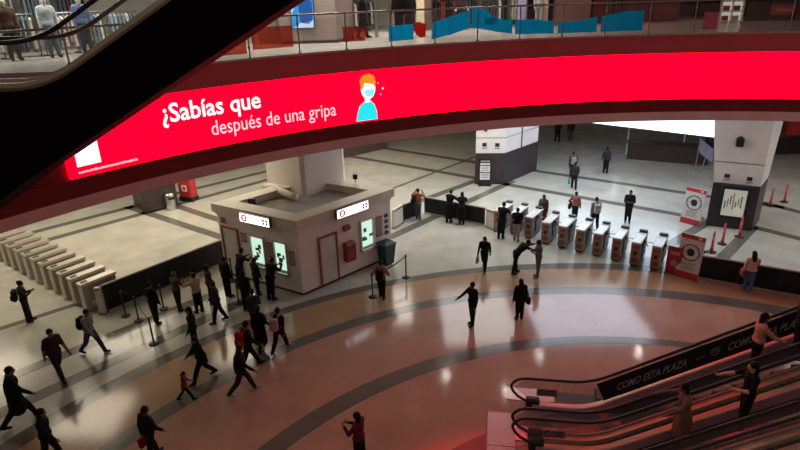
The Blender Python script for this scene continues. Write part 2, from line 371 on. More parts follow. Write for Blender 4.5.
film([(115.6,.14),(113.2,.16),(113.2,.62),(115.6,.6)], FCY)
film([(113.2,.5),(112.9,.28),(112.5,.2),(112,.22),(111.9,.6),(112.6,.68),(113.1,.66)], FRD)
film([(111.4,.12),(109.5,.24),(107.8,.4),(107.6,.42),(107.6,.96),(109.5,.8),(111.4,.62)], FCY)
film([(107.4,.42),(106.5,.38),(105,.26),(103.3,.17),(103.3,.62),(104.4,.64),(105.3,.74),(106,.98),(107.4,1.02)], FCY)
film([(106.1,.5),(104.9,.5),(104.9,.7),(106.1,.7)], FCYL)
film([(103,.15),(99.1,.12),(99.1,.5),(101,.6),(103,.62)], FCY)
film([(98.7,.12),(94.8,.12),(94.8,.62),(96.5,.5),(98.7,.48)], FCY)
film([(94.4,.12),(90.3,.12),(90.3,.76),(92,.76),(94.4,.62)], FCY)
film([(84.6,.1),(83.3,.1),(83.3,.66),(84.6,.66)], mat('pink_film', (.5, .1, .17), .4))

# ------------------------------------------------------------------ upper shops
SHOPB = mat('shop_back_wall', (.42, .38, .32), .6, var=.15, scale=1.5); BROWN = mat('brown_shop_wall', (.16, .10, .085), .5, var=.12, scale=1); DKSH = mat('dark_shop_wall', (.035, .022, .022), .5)
REDSH = mat('dull_red_shop_wall', (.13, .03, .03), .5, var=.2, scale=1); BEIGEP = mat('yellowish_jamb_paint', (.58, .52, .34), .5)
def wallarc(name, r0, r1, a0, a1, M, z1=14.6): return struct(MB().arc(RC, r0, r1, UF, z1, a0, a1, max(2, int(abs(a1-a0)/2))).build(name, M))
wallarc('wall_shop_1', 33, 33.2, 150, 121, SHOPB); wallarc('wall_shop_2', 33.5, 33.7, 121, 96, SHOPB); wallarc('wall_shop_3', 33, 33.2, 96, 40, DKSH)
wallarc('wall_shop_4', 28, 28.4, 108.2, 104.4, BROWN); wallarc('wall_shop_5', 27.6, 28, 92.6, 89.3, BROWN); wallarc('wall_shop_6', 28.5, 28.8, 88.5, 80.6, REDSH)
wallarc('wall_shop_7', 28, 28.3, 75, 71, DKSH); wallarc('wall_shop_8', 28.3, 28.6, 70.5, 55, REDSH)
# wide grey pillar with the blue poster
c = Vector((-3.05, 21.75, UF)); pil = struct(MB().add(*(lambda mb: (mb.v, mb.f))(MB().prism([(-.98,0),(.98,0.05),(1.5,1.4),(-1.3,1.35)], 0, 5.29))).build('pillar_upper', mat('grey_pillar_paint', (.34, .28, .255), .5, var=.05))); pil.location = c
MB().prism([(-1.0,-.02),(1.0,.03),(1.52,1.42),(-1.32,1.37)], 0, .1).build('base_band', DARKCL, pil)
po = thing('lit_poster', 'tall lit blue poster on the grey pillar of the upper floor', 'poster', c+Vector((-.17, -.01, .5)))
MB().box(-.42, .42, -.035, -.005, 0, 1.7).build('backing', STEELD, po)
PB = emis('poster_blue', (.05, .33, .75), .9); PW = emis('poster_white', (.75, .85, .95), .9); PD = emis('poster_deep_blue', (.03, .12, .42), .8)
MB().box(-.39, .39, -.04, -.03, .03, 1.67).build('print', PB, po)
MB().add([(-.39,-.045,.5),(-.1,-.045,1.0),(-.15,-.045,1.67),(-.39,-.045,1.67)], [(0,1,2,3)]).build('pale_figure', PW, po)
MB().add([(-.1,-.045,.15),(.34,-.045,.3),(.36,-.045,.9),(.1,-.045,1.1),(-.12,-.045,.8)], [(0,1,2,3,4)]).build('deep_blue_figure', PD, po)
MB().add([(-.35,-.046,.05),(.35,-.046,.05),(.37,-.046,.3),(.2,-.046,.16),(-.1,-.046,.22),(-.2,-.046,.1)], [(0,1,2,3,4,5)]).build('white_swoosh', PW, po)
# yellowish jamb beside the pillar, pale posts
for a, r, w, M in ((121.4, 26, .5, BEIGEP), (120.2, 26.4, .22, CREAMW), (105.9, 27.4, .3, BEIGEP), (96.3, 27, .28, mat('lavender_post', (.34, .34, .5), .4)), (94.3, 26.6, .2, CREAMW), (111.6, 25.4, .12, STEEL)):
    x, y, z = pol(a, r, UF); s = struct(MB().box(-w/2, w/2, -w/2, w/2, 0, 5.29).build('post_shopfront', M)); s.location = (x, y, z); s.rotation_euler = (0, 0, R(a))
# garments on racks
CLOTH = [mat('garment_%d' % i, H(h), .8, var=.25, scale=9) for i, h in enumerate(['8fa0b4', '2b2420', '6f7a86', '3b3733', 'b9b2a4', '4d5b72', '7a2a24', '1a1718', '5d6f58', 'c2bdb4', '94806a', '30384a'])]
GARM = []
GN = ['pale blue', 'dark brown', 'slate grey', 'charcoal', 'cream', 'denim blue', 'dark red', 'black', 'sage green', 'off white', 'tan', 'navy']
for M, gn in zip(CLOTH, GN):
    g = thing('hanging_garment', gn+' garment on a hanger on a clothes rack of the upper shop', 'garment', (0, 0, -50), 0, gn+' garments on the shop racks')
    mb = MB(); L = .8+.25*random.random(); pr = [(-.045,.22),(-.04,.23),(.04,.23),(.045,.22)]
    secs = [(0,.05,.02),(-.08,.2,.03),(-.3,.19,.036),(-L*.7,.2,.042),(-L,.23,.048)]
    vs = []
    for z, hw, hd in secs:
        vs += [(-hd,-hw,z),(hd,-hw*.9,z),(hd*1.1,0,z),(hd,hw*.9,z),(-hd,hw,z),(-hd*.7,0,z)]
    fs = [(i*6+k, i*6+(k+1)%6, i*6+6+(k+1)%6, i*6+6+k) for i in range(4) for k in range(6)]+[(0,1,2,3,4,5),(29,28,27,26,25,24)]
    mb.add(vs, fs).build('cloth', M, g); MB().tube([(0,0,-.03),(0,0,.06),(.02,0,.09),(0,0,.11)], .006, 5).build('hanger', STEELD, g)
    GARM.append(g)
used = set()
def rack(a, r, n, rot, label, cols, w=1.0, hh=1.29):
    x, y, z = pol(a, r, UF); rz = R(a)+rot
    t = thing('clothes_rack', label, 'rack', (x, y, z), rz, ('tall racks' if hh > 2 else 'low racks')+' of the upper shops')
    for s in (-1, 1):
        MB().tube([(0, s*w/2, 0.02), (0, s*w/2, hh)], .02, 6).build('upright', STEELD, t); MB().bev(-.25, .25, s*w/2-.03, s*w/2+.03, 0, .05, .01).build('foot', STEELD, t)
    MB().tube([(0, -w/2, hh), (0, w/2, hh)], .018, 6).build('rail', STEELD, t)
    for k in range(n):
        o = -w/2+.1+(w-.2)*k/max(1, n-1); i = random.choice(cols)
        px, py = x-math.sin(rz)*o, y+math.cos(rz)*o
        if i not in used: used.add(i); g = GARM[i]; g.location = (px, py, UF+hh-.09); g.rotation_euler = (0, 0, rz+math.pi/2+random.uniform(-.08, .08))
        else: dup(GARM[i], (px, py, UF+hh-.09), rz+math.pi/2+random.uniform(-.08, .08))
ALL = list(range(12)); PALE = [0, 2, 4, 5, 8, 9, 10]; DRK = [1, 3, 6, 7, 11]
RL = 'clothes rack with hanging garments in an upper floor shop'
for a, r, rot, cols, n in [(139.6,27.7,.1,PALE,9),(137.4,27.9,-.2,ALL,9),(135.1,27.7,.1,PALE+[1],9),(132.9,27.8,0,ALL,9),(130.6,28,0,PALE,8),(136.4,30,0,PALE,9),(139,30.2,0,PALE,9),(133.6,30,0,PALE+[6],9),(112.6,29,.1,DRK+[4],9),(110.4,29.6,0,DRK+[9],9),(108.9,30.5,0,ALL,8),
                           (103.1,28.2,0,DRK+[6],9),(100.6,28.4,.1,DRK,9),(98.3,28.2,0,DRK+[4],9),(95.2,29.5,0,PALE,8),(87,27.2,.1,DRK,7)]: rack(a, r, min(n, 7), rot, RL, cols)
for a, r, cols in [(140.3,32.2,PALE),(138.2,32.2,ALL),(136.05,32.2,PALE),(133.8,32.2,PALE),(131.6,32.2,ALL),(113,32,DRK+[4]),(110.6,32,ALL),(108.4,32,PALE),(103.3,32,DRK),(101,32,DRK+[9]),(98.6,32,DRK)]: rack(a, r, 7, 0, 'tall clothes rack with high hung garments along a shop back wall', cols, 1.0, 2.1)
for i, g in enumerate(GARM):
    if i not in used:
        for ch in list(g.children): bpy.data.objects.remove(ch)
        bpy.data.objects.remove(g)
# white lit display and red sign at the far right shops
t = thing('display_shelf', 'bright white gridded display shelf in a dim upper shop', 'shelf', pol(76.6, 27.6, UF), R(76.6-90))
LITW = emis('display_light', (.8, .72, .6), .55)
MB().box(-.42, .42, .05, .1, .02, 1.9).build('lit_back', LITW, t)
for z in (.0, .42, .84, 1.26, 1.68): MB().box(-.45, .45, -.15, .1, z, z+.04).build('shelf', WHITE, t)
for x in (-.45, 0, .42): MB().box(x, x+.03, -.15, .1, 0, 1.9).build('upright', WHITE, t)
for k in range(8): MB().bev(-.36+.42*(k%2), -.1+.42*(k%2), -.1, .04, .05+.42*(k//2), .26+.42*(k//2), .01).build('boxed_item', [RED, CREAMW, RED, STEELD][k % 4], t)
t = thing('shop_sign', 'small red hanging sign with pale script in a dim upper shop', 'sign', pol(72.6, 27.2, UF+.28), R(72.6-90))
MB().bev(-.45, .45, -.03, .03, 0, .4, .01).build('board', RED, t); MB().tube([(-.4,0,.4),(-.4,0,1.5)], .01, 5).build('hanging_rod', STEELD, t); MB().tube([(.4,0,.4),(.4,0,1.5)], .01, 5).build('hanging_rod', STEELD, t)
mk = MB()
for k in range(5): mk.tube([(-.28+.13*k, -.035, .14), (-.24+.13*k, -.035, .26), (-.2+.13*k, -.035, .14)], .012, 5)
mk.build('script_marks', PINKW, t)

# ------------------------------------------------------------------ columns of the hall
def column(name, poly, zdark, seam, top=None):
    t = struct(MB().prism(poly, zdark, CZ, top=top).build(name, PINKW))
    cx = sum(p[0] for p in poly)/len(poly); cy = sum(p[1] for p in poly)/len(poly)
    big = [(cx+(x-cx)*1.012, cy+(y-cy)*1.012) for x, y in poly]
    MB().prism(big, 0, zdark).build('dark_cladding', DARKCL, t)
    g = (seam-zdark)/(CZ-zdark); tp = top or poly
    MB().prism([(cx+(x+(u-x)*g-cx)*1.004, cy+(y+(v-y)*g-cy)*1.004) for (x, y), (u, v) in zip(poly, tp)], seam, seam+.03).build('seam', STEELD, t)
    return t
colm = column('column_1', [(4.62,33.5),(6.32,33.35),(8.9,36.0),(8.9,38.5),(6.8,40.6),(5.4,38)], 1.92, 2.83)
MB().prism([(7.52,34.58),(7.62,34.68),(7.6,34.7),(7.5,34.6)], 0, CZ).build('joint', BLACK, colm)
colr = column('column_2', [(14.91,26.06),(16.6,25.17),(17.75,26.5),(18.1,28.2),(17.4,29),(16.3,28.2)], 2.2, 3.2, [(14.35,26.3),(16.6,25.17),(17.95,26.5),(18.3,28.2),(17.4,29),(15.6,28.5)])
kcol = column('column_3', [(-5.95,25.2),(-4.15,23.55),(-3.95,23.6),(-2.5,25.2),(-2.6,26.9),(-4.2,28.3),(-5.9,26.9)], .6, 5.6)
def on_face(p0, p1, u, z):
    """a thing set against a wall face: location and turn; u runs from p0 to p1, its -y looks out"""
    d = Vector((p1[0]-p0[0], p1[1]-p0[1])); l = d.length; d /= l
    return (p0[0]+d.x*u, p0[1]+d.y*u, z), math.atan2(d.y, d.x)
def small_plate(label, p0, p1, u, z, w, h, group=None):
    l, rz = on_face(p0, p1, u, z); t = thing('wall_plate', label, 'sign', l, rz, group)
    MB().bev(-w/2, w/2, -.03, 0, 0, h, .008).build('plate', WHITE, t)
    MB().box(-w*.28, w*.28, -.034, -.028, h*.35, h*.8).build('pictogram', BLACK, t); MB().box(-w*.35, w*.35, -.034, -.028, h*.12, h*.22).build('text_bar', STEELD, t)
f0, f1 = (14.91,26.06), (16.6,25.17)
small_plate('small square notice on the column left of the security camera box', f0, f1, .5, 2.32, .4, .42)
small_plate('small square notice on the column above the lit map frame', f0, f1, 1.42, 2.28, .4, .42)
l, rz = on_face(f0, f1, .98, .45); t = thing('map_frame', 'black framed lit map board on the column', 'notice board', l, rz)
MB().bev(-.62, .62, -.16, .0, 0, 1.72, .03).build('frame', BLACK, t)
MB().box(-.47, .47, -.17, -.16, .22, 1.52).build('lit_map', emis('map_lit', (.60, .62, .5), .55), t)
for k in range(7):
    MB().box(-.4+.11*k, -.34+.11*k, -.176, -.17, .55+.12*(k%3), .95+.14*(k%4)).build('map_mark', [emis('map_mark_grey', (.2,.22,.18), .4), emis('map_mark_red', (.55,.25,.2), .4)][k%2], t)
MB().lathe([(.18, 0), (.18, .006)], 16).build('map_disc', emis('map_disc', (.7,.6,.5), .6), t).matrix_local = Matrix.Translation((.2, -.171, .5)) @ Matrix.Rotation(R(90), 4, 'X')
l, rz = on_face(f0, f1, .75, 4.0); t = thing('camera_box', 'small black camera box on the white column', 'camera', l, rz)
MB().bev(-.16, .16, -.22, 0, 0, .34, .03).build('housing', BLACK, t); MB().prism([(-.18,-.24),(.18,-.24),(.18,0),(-.18,0)], .34, .46, top=[(-.06,-.1),(.06,-.1),(.06,0),(-.06,0)]).build('hood', BLACK, t)
g0, g1 = (4.62,33.5), (6.32,33.35)
small_plate('faint notice on the left column beside its twin', g0, g1, .5, 2.15, .45, .5, 'twin notices on the left column'); small_plate('faint notice on the left column beside its twin', g0, g1, 1.25, 2.13, .45, .5, 'twin notices on the left column')
l, rz = on_face(g0, g1, .55, 3.35); t = thing('dome_camera', 'small dark dome camera on the left column', 'camera', l, rz); MB().ell((0,-.1,0), (.1,.1,.1)).build('dome', BLACK, t, True); MB().box(-.06,.06,-.08,0,.05,.14).build('bracket', STEELD, t)
t = thing('sign_board', 'black standing sign board with white notices at the dark column base', 'sign', (5.15, 33.18, 0), R(-5))
MB().bev(-.35, .35, -.06, .06, 0, 1.75, .02).build('board', BLACK, t); MB().box(-.4, .4, -.18, .1, 0, .05).build('foot', BLACK, t)
for z, h in ((.38, .42), (.86, .38), (1.3, .1)): MB().box(-.29, .29, -.068, -.06, z, z+h).build('white_notice', mat('paper_white', (.7,.7,.7), .6), t)
for z in (.5, .6, .7, .95, 1.05, 1.15): MB().box(-.22, .22, -.071, -.068, z, z+.03).build('text_bar', STEELD, t)
flat_text('ATENCIÓN', .08, lambda u, v: (-.27+u, -.071, 1.48+v), 'heading_letters', mat('paper_white', (.7,.7,.7)), t, bold=.02, width=.54)

# ------------------------------------------------------------------ far end of the hall: big bright screen, desk, red shop
SCR = emis('white_screen', (.66, .80, 1), 3.4)
t = thing('video_wall', 'big bluish white video wall glowing at the back of the hall', 'screen', (14.7, 34.15, 2.95), R(-40.3))
MB().box(-5.1, 4.0, .05, .35, -.08, 3.3).build('casing', BLACK, t)
for k in range(8): MB().box(-5.0+k*1.11, -5.0+k*1.11+1.105, 0, .06, 0, 3.28).build('panel', SCR, t)
for x in (-3.5, 0, 2.6): MB().box(x-.06, x+.06, .15, .3, 3.28, 3.33).build('hanger', STEELD, t)
t = thing('information_desk', 'long dark brown desk below the bright video wall', 'desk', (17.6, 37.1, 0), math.atan2(-1.9, 4))
DKB = mat('dark_brown_laminate', (.06, .032, .035), .4); MB().bev(-2.3, 2.6, -.05, .9, 0, 1.1, .03).build('body', DKB, t); MB().bev(-2.4, 2.7, -.12, 1.0, 1.1, 1.17, .02).build('counter_top', DKB, t)
for k in range(5): MB().box(-2.25+k*.97, -1.35+k*.97, -.065, -.05, .12, 1.0).build('front_panel', DKB, t)
t = thing('desk_canopy', 'purple grey canopy frame standing over the dark desk', 'canopy', (17.4, 38.6, 0), math.atan2(-1.9, 4))
for x in (-1.6, 1.9): MB().tube([(x,0,0),(x,0,2.5)], .06, 8).build('post', PINKW, t)
MB().bev(-1.7, 2.0, -.25, .25, 1.9, 2.45, .03).build('header', mat('mauve_grey_panel', (.22,.17,.23), .5), t)
t = thing('tilted_sign', 'tilted pale lilac sign panel on a stand beside the white column', 'sign', (19.4, 35.7, 0), R(-25))
MB().add(*(lambda mb: (mb.v, mb.f))(MB().extr([(-.35,1.9),(.55,1.2),(.6,.35),(-.2,.9)], -.03, .03))).build('panel', mat('lilac_panel', (.36,.36,.56), .4), t)
MB().tube([(-.3,.05,0),(-.28,.05,1.85)], .03, 6).build('leg', STEEL, t); MB().box(-.5,.1,-.1,.2,0,.04).build('foot', STEEL, t); MB().tube([(.1,.05,0.0),(.3,.05,1.3)], .03, 6).build('leg', STEEL, t)
wr = struct(MB().box(21, 34, 38.2, 38.6, 0, CZ).build('wall_red_shop', REDSH))
for x, w, M in ((23.2,1.0,RED),(24.6,1.1,WHITE),(26.1,1.0,RED),(27.6,.5,DKSH)): MB().box(x, x+w, 38.1, 38.2, 1.3, CZ).build('stripe_panel', M, wr)
MB().box(21, 34, 38.08, 38.2, 0, 1.1).build('dark_base', DKSH, wr)
struct(MB().box(-14, -1.0, 42.9, 43.3, 0, 3.2).build('wall_far_left', DARKCL)); 
struct(MB().prism([(-4.3,40.5),(-3.9,40.3),(-.9,42.7),(-1.2,43)], 0, 1.6).build('wall_low_far', mat('brown_low_wall', (.10,.06,.055), .5)))
t = thing('wall_lamp', 'small pale conical lamp on the side of the tall white column', 'lamp', (17.75, 27.2, 4.0), 0)
MB().lathe([(.16, 0), (.05, .22), (.03, .26)], 10, (.18, 0, -.1)).build('shade', WHITE, t); MB().tube([(0,0,.25),(.18,0,.2)], .02, 6).build('arm', STEEL, t)

# dark counter at the left back with a bin and a red box
t = thing('dark_counter', 'dark brown low counter block at the back left of the hall', 'counter', (-13.97, 29.95, 0), math.atan2(1.16, 1.41))
MB().bev(-.0, 1.85, 0, 2.0, 0, 1.3, .03).build('body', DKB, t); MB().bev(-.05, 1.88, -.05, 2.05, 1.3, 1.36, .02).build('top', DKB, t); MB().box(.1, 1.75, -.02, 0, .1, 1.2).build('front_panel', DARKCL, t)
t = thing('steel_bin', 'pale steel litter bin in front of the dark counter', 'bin', (-12.75, 30.55, 0), R(40))
MB().lathe([(.26, 0), (.28, .05), (.28, .85), (.24, .93), (.1, .98)], 14).build('body', STEEL, t, True); MB().box(-.16,.16,-.295,-.27,.62,.76).build('slot', BLACK, t)
t = thing('red_box', 'red cabinet with a white square emblem behind the steel bin', 'cabinet', (-12.25, 32.0, 0), R(-20))
MB().bev(-.4, .45, -.25, .3, .25, 1.35, .03).build('body', RED, t); MB().box(-.42,.47,-.27,.32,0,.25).build('plinth', BLACK, t); MB().box(-.17,.2,-.262,-.25,.62,1.0).build('emblem_plate', WHITE, t); MB().lathe([(.1,0),(.1,.006)], 14).build('emblem', RED, t).matrix_local = Matrix.Translation((.015, -.262, .81)) @ Matrix.Rotation(R(90), 4, 'X')

# ------------------------------------------------------------------ ticket kiosk
K0, KR, KL = Vector((-3.85, 20.04)), Vector((-.40, 23.41)), Vector((-7.45, 22.2)); KB = KL+KR-K0
kio = thing('ticket_kiosk', 'off white ticket kiosk with lit sales windows and red framed doors', 'kiosk', (K0.x, K0.y, 0))
kp = [(0, 0), tuple(KR-K0), tuple(KB-K0), tuple(KL-K0)]
KC = Vector((sum(p[0] for p in kp)/4, sum(p[1] for p in kp)/4))
def inset(poly, d):
    out = []
    n = len(poly)
    for i in range(n):
        a, b, c = Vector(poly[i-1]), Vector(poly[i]), Vector(poly[(i+1) % n])
        e1 = (b-a).normalized(); e2 = (c-b).normalized(); n1 = Vector((-e1.y, e1.x)); n2 = Vector((-e2.y, e2.x))
        bis = (n1+n2).normalized(); out.append(tuple(b+bis*d/max(.3, bis.dot(n1))))
    return out
KWALL = mat('kiosk_wall_panel', (.84, .74, .68), .42, var=.05, scale=1.5); KRIM = mat('kiosk_rim', (.70, .62, .52), .5, var=.05, scale=1.5)
MB().prism(kp, .12, 2.85).build('walls', KWALL, kio); MB().prism(inset(kp, .03), 0, .12).build('plinth', DARKCL, kio)
def ringprism(outer, inner, z0, z1):
    n = len(outer); v = [(x,y,z) for z in (z0, z1) for x,y in outer]+[(x,y,z) for z in (z0, z1) for x,y in inner]
    f = []
    for i in range(n):
        j = (i+1) % n
        f += [(i,j,n+j,n+i), (2*n+i,3*n+i,3*n+j,2*n+j), (n+i,n+j,3*n+j,3*n+i), (i,2*n+i,2*n+j,j)]
    return MB().add(v, f)
ringprism(inset(kp, -.12), inset(kp, .55), 2.85, 3.2).build('roof_rim', KRIM, kio); ringprism(inset(kp, -.04), inset(kp, .5), 2.72, 2.85).build('under_rim_band', KWALL, kio)  # second ring is a plain band below the rim, in the wall colour
MB().prism(inset(kp, .2), 2.84, 2.9).build('roof_deck', mat('roof_felt', (.30, .27, .24), .8, var=.2, scale=2), kio)
def kface(p0, p1):
    d = (p1-p0); L = d.length; d = d/L; o = p0-K0; nrm = Vector((d.y, -d.x))
    return lambda u, out, z: (o.x+d.x*u+nrm.x*out, o.y+d.y*u+nrm.y*out, z)
fR, fL = kface(K0, KR), kface(KL, K0); LR, LL = (KR-K0).length, (K0-KL).length
def kbox(F, u0, u1, o0, o1, z0, z1, name, M, parent=kio):
    v = [F(u, o, z) for z in (z0, z1) for u, o in ((u0, o0), (u1, o0), (u1, o1), (u0, o1))]
    return MB().add(v, [(3,2,1,0),(4,5,6,7),(0,1,5,4),(1,2,6,5),(2,3,7,6),(3,0,4,7)]).build(name, M, parent)
REDF = mat('red_door_frame', (.34, .06, .04), .45); LOUV = mat('louvre_white', (.6,.55,.5), .5)
def kdoor(F, u0, u1, z1, slats):
    d = kbox(F, u0, u1, -.02, .03, .13, z1, 'door', LOUV)
    for a, b, c, e in ((u0-.07, u0, .13, z1+.07), (u1, u1+.07, .13, z1+.07), (u0, u1, z1, z1+.07)): kbox(F, a, b, 0, .06, c, e, 'door_frame', REDF, d)
    if slats:
        kbox(F, u0, u1, .03, .05, 1.1, 1.17, 'door_rail', LOUV, d)
        for k in range(24):
            z = .2+k*.085
            if abs(z-1.13) > .06 and z < z1-.06: kbox(F, u0+.05, u1-.05, .03, .045, z, z+.045, 'slat', WHITE, d)
    else: kbox(F, u1-.16, u1-.1, .03, .08, 1.0, 1.15, 'door_handle', STEELD, d)
kdoor(fR, .95, 1.75, 2.12, True)
kdoor(fL, .2, 1.0, 2.2, False)
LITG = emis('booth_light', (.66, .95, .78), 1.1); DKIN = mat('booth_item', (.05, .07, .06), .6); SKINB = mat('booth_item_pale', (.4,.42,.36), .6)
def kwin(F, u0, u1, z0, z1):
    w = kbox(F, u0, u1, -.02, .012, z0, z1, 'sales_window', LITG)
    for a, b, c, e in ((u0-.06, u0, z0-.06, z1+.06), (u1, u1+.06, z0-.06, z1+.06), (u0, u1, z1, z1+.06), (u0, u1, z0-.06, z0)): kbox(F, a, b, 0, .07, c, e, 'window_frame', KRIM, w)
    kbox(F, u0-.1, u1+.1, 0, .22, z0-.14, z0-.06, 'counter_ledge', STEEL, w)
    for k in range(6):
        a = u0+.03+(u1-u0-.2)*random.random(); z = z0+.02+(z1-z0-.5)*random.random()
        kbox(F, a, a+.1+.05*(k % 3), .012, .02, z, z+.12+.06*(k % 2), 'booth_item', DKIN if k % 3 else SKINB, w)
    kbox(F, u0, u1, .03, .04, z0, z1, 'pane', GLASS, w)
kwin(fL, 1.75, 2.4, .98, 2.1); kwin(fL, 3.0, 3.55, .95, 2.1); kwin(fR, 3.1, 3.72, 1.05, 2.18)
NOTI = mat('notice_grey', (.34, .27, .26), .6); 
for F, u0, u1, z0, z1 in ((fL, 2.55, 2.85, 1.35, 2.0), (fL, 3.68, 3.95, 1.25, 1.85), (fL, 1.2, 1.5, 1.75, 2.15), (fR, 3.95, 4.3, 1.25, 2.15), (fL, 2.55, 2.85, .9, 1.2)):
    n = kbox(F, u0, u1, 0, .025, z0, z1, 'notice', NOTI); kbox(F, u0, u1, .025, .03, z0, z0+.05, 'notice_edge', REDF, n); kbox(F, u0, u1, .025, .03, z1-.05, z1, 'notice_edge', REDF, n)
for k in range(4): kbox(fR, 4.45, 4.65, 0, .02, 1.2+.26*k, 1.36+.26*k, 'pictogram', DKIN)
kbox(fL, .3, .6, .12, .14, 2.45, 2.7, 'pictogram', REDF)
kbox(fR, 2.15, 2.45, 0, .16, 2.1, 2.3, 'siren_box', REDF)
LBOX = emis('sign_white', (1, .97, .95), 2.6); LBR = emis('sign_red', (.6, .03, .03), .6); LBK = mat('sign_mark', (.04,.03,.03), .5)
def ksign(F, u0, u1, z0, z1, label):
    c = F((u0+u1)/2, .14, z0); t = thing('light_box_sign', label, 'sign', (c[0]+K0.x, c[1]+K0.y, c[2]))
    G = lambda u, o, z: tuple(Vector(F(u, o, z))-Vector(c))
    kbox(G, u0-.03, u1+.03, .121, .25, z0-.03, z1+.03, 'casing', STEELD, t); kbox(G, u0, u1, .25, .262, z0, z1, 'lit_face', LBOX, t)
    h = z1-z0; pts = [G(u0+.24+.115*math.cos(a), .265, (z0+z1)/2+.115*math.sin(a)) for a in [2*math.pi*i/18 for i in range(18)]]
    MB().tube(pts+[pts[0]], .034, 6).build('round_emblem', LBR, t); kbox(G, u0+.15, u0+.33, .262, .268, (z0+z1)/2-.02, (z0+z1)/2+.02, 'emblem_bar', LBR, t)
    for du in (-.32, -.16):
        for dz in (.06, h-.16): kbox(G, u1+du, u1+du+.1, .262, .268, z0+dz, z0+dz+.1, 'bracket_mark', LBK, t)
ksign(fL, 1.55, 3.05, 2.78, 3.12, 'lit white sign box over the kiosk sales windows facing the queue')
ksign(fR, 1.75, 3.35, 2.78, 3.12, 'lit white sign box over the kiosk red post box wall')
# things on the kiosk roof
t = thing('roof_duct', 'fat pale flexible duct lying on the kiosk roof', 'duct', (-5.3, 23.0, 2.9)); MB().tube([(-.7,1.5,.2),(-.2,1.4,.22),(.05,1.0,.25),(.35,.5,.25),(.8,.1,.22),(1.0,-.05,.2)], [.13,.15,.17,.17,.15,.14], 10).build('hose', CREAMW, t, True)
for k, q in enumerate([(-.2,1.4,.22),(.35,.5,.25)]): MB().lathe([(.17,-.03),(.19,-.02),(.19,.02),(.17,.03)], 10, q).build('clamp', STEELD, t)
t = thing('roof_floodlight', 'small dark floodlight on the kiosk roof by its left edge', 'floodlight', (-6.0, 22.3, 2.9)); MB().bev(-.15,.15,-.08,.08,.12,.42,.02).build('head', BLACK, t); MB().tube([(0,0,0),(0,0,.2)], .025, 6).build('bracket', STEELD, t)
t = thing('roof_camera', 'dark camera on a thin stalk at the kiosk roof right of the column', 'camera', (-1.9, 24.35, 2.9)); MB().tube([(0,0,0),(0,0,.5)], .02, 6).build('stalk', STEELD, t); MB().bev(-.1,.1,-.16,.12,.5,.72,.02).build('head', BLACK, t)
# red post box on the wall, bin
l = fR(2.35, 0, 1.0); t = thing('wall_mailbox', 'red metal box with a slot on the kiosk wall', 'mailbox', (l[0]+K0.x, l[1]+K0.y, .75), math.atan2(KR.y-K0.y, KR.x-K0.x))
DRED = mat('dark_red_box', (.26, .03, .025), .45); MB().bev(-.25, .25, -.26, 0, 0, .75, .02).build('body', DRED, t); MB().prism([(-.27,-.28),(.27,-.28),(.27,0),(-.27,0)], .75, .83, top=[(-.22,-.2),(.22,-.2),(.22,0),(-.22,0)]).build('lid', DRED, t); MB().box(-.16,.16,-.268,-.26,.55,.6).build('slot', BLACK, t); MB().box(-.06,.06,-.268,-.26,.2,.36).build('emblem', RED, t)
t = thing('wheelie_bin', 'dark blue green rubbish bin at the kiosk corner', 'bin', (-.62, 22.72, 0), R(43))
BING = mat('bin_plastic', (.02, .045, .06), .45); MB().prism([(-.22,-.22),(.22,-.22),(.22,.22),(-.22,.22)], .06, .95, top=[(-.3,-.3),(.3,-.3),(.3,.3),(-.3,.3)]).build('body', BING, t); MB().bev(-.33,.33,-.33,.33,.95,1.03,.02).build('rim', BING, t); MB().prism([(-.3,-.3),(.3,-.3),(.3,.3),(-.3,.3)], 1.03, 1.12, top=[(-.15,-.15),(.15,-.15),(.15,.15),(-.15,.15)]).build('lid', BING, t)
for s in (-1, 1): MB().lathe([(.06,-.02),(.06,.02)], 10).build('wheel', BLACK, t).matrix_local = Matrix.Translation((s*.2, .2, .06)) @ Matrix.Rotation(R(90), 4, 'Y')

# ------------------------------------------------------------------ barriers
def barrier(label, p0, p1, h, n, group=None):
    p0, p1 = Vector(p0), Vector(p1); d = p1-p0; L = d.length
    t = thing('crowd_barrier', label, 'barrier', (p0.x, p0.y, 0), math.atan2(d.y, d.x), group)
    for k in range(n):
        MB().box(L*k/n+.03, L*(k+1)/n-.03, -.02, .02, .1, h-.04).build('panel', BLACKF, t)
    for k in range(n+1): MB().box(L*k/n-.03, L*k/n+.03, -.03, .03, 0, h-.04).build('post', BLACK, t)
    MB().bev(-.04, L+.04, -.04, .04, h-.04, h+.02, .01).build('top_rail', mat('grey_top_rail', (.33,.31,.29), .5), t)
    MB().box(0, L, -.035, .035, .02, .1).build('bottom_rail', mat('pale_bottom_rail', (.42,.38,.36), .5), t)
    return t
def endpanel(label, p0, p1, h):
    p0, p1 = Vector(p0), Vector(p1); d = p1-p0; L = d.length
    t = thing('barrier_end', label, 'barrier', (p0.x, p0.y, 0), math.atan2(d.y, d.x)); MB().bev(0, L, -.06, .06, .03, h, .015).build('board', CREAMW, t); MB().box(-.02, L+.02, -.08, .08, 0, .05).build('foot', STEELD, t); MB().box(.03, L-.03, -.066, .066, h-.12, h-.06).build('edge_strip', STEELD, t)
barrier('long black barrier between the steel turnstiles and the kiosk', (-11.1, 19.2), (-7.75, 23.3), 1.15, 3)
endpanel('pale end post of the long black barrier by the steel turnstiles', (-11.38, 19.12), (-11.14, 19.12), 1.12)
barrier('short black barrier beside the kiosk bin corner', (.18, 27.6), (1.06, 28.38), .95, 1)
barrier('black barrier where two people in black stand', (1.35, 28.68), (4.2, 26.8), .95, 2)
endpanel('white end board of the short black barrier near the kiosk', (-.35, 26.72), (.12, 27.5), 1.0)
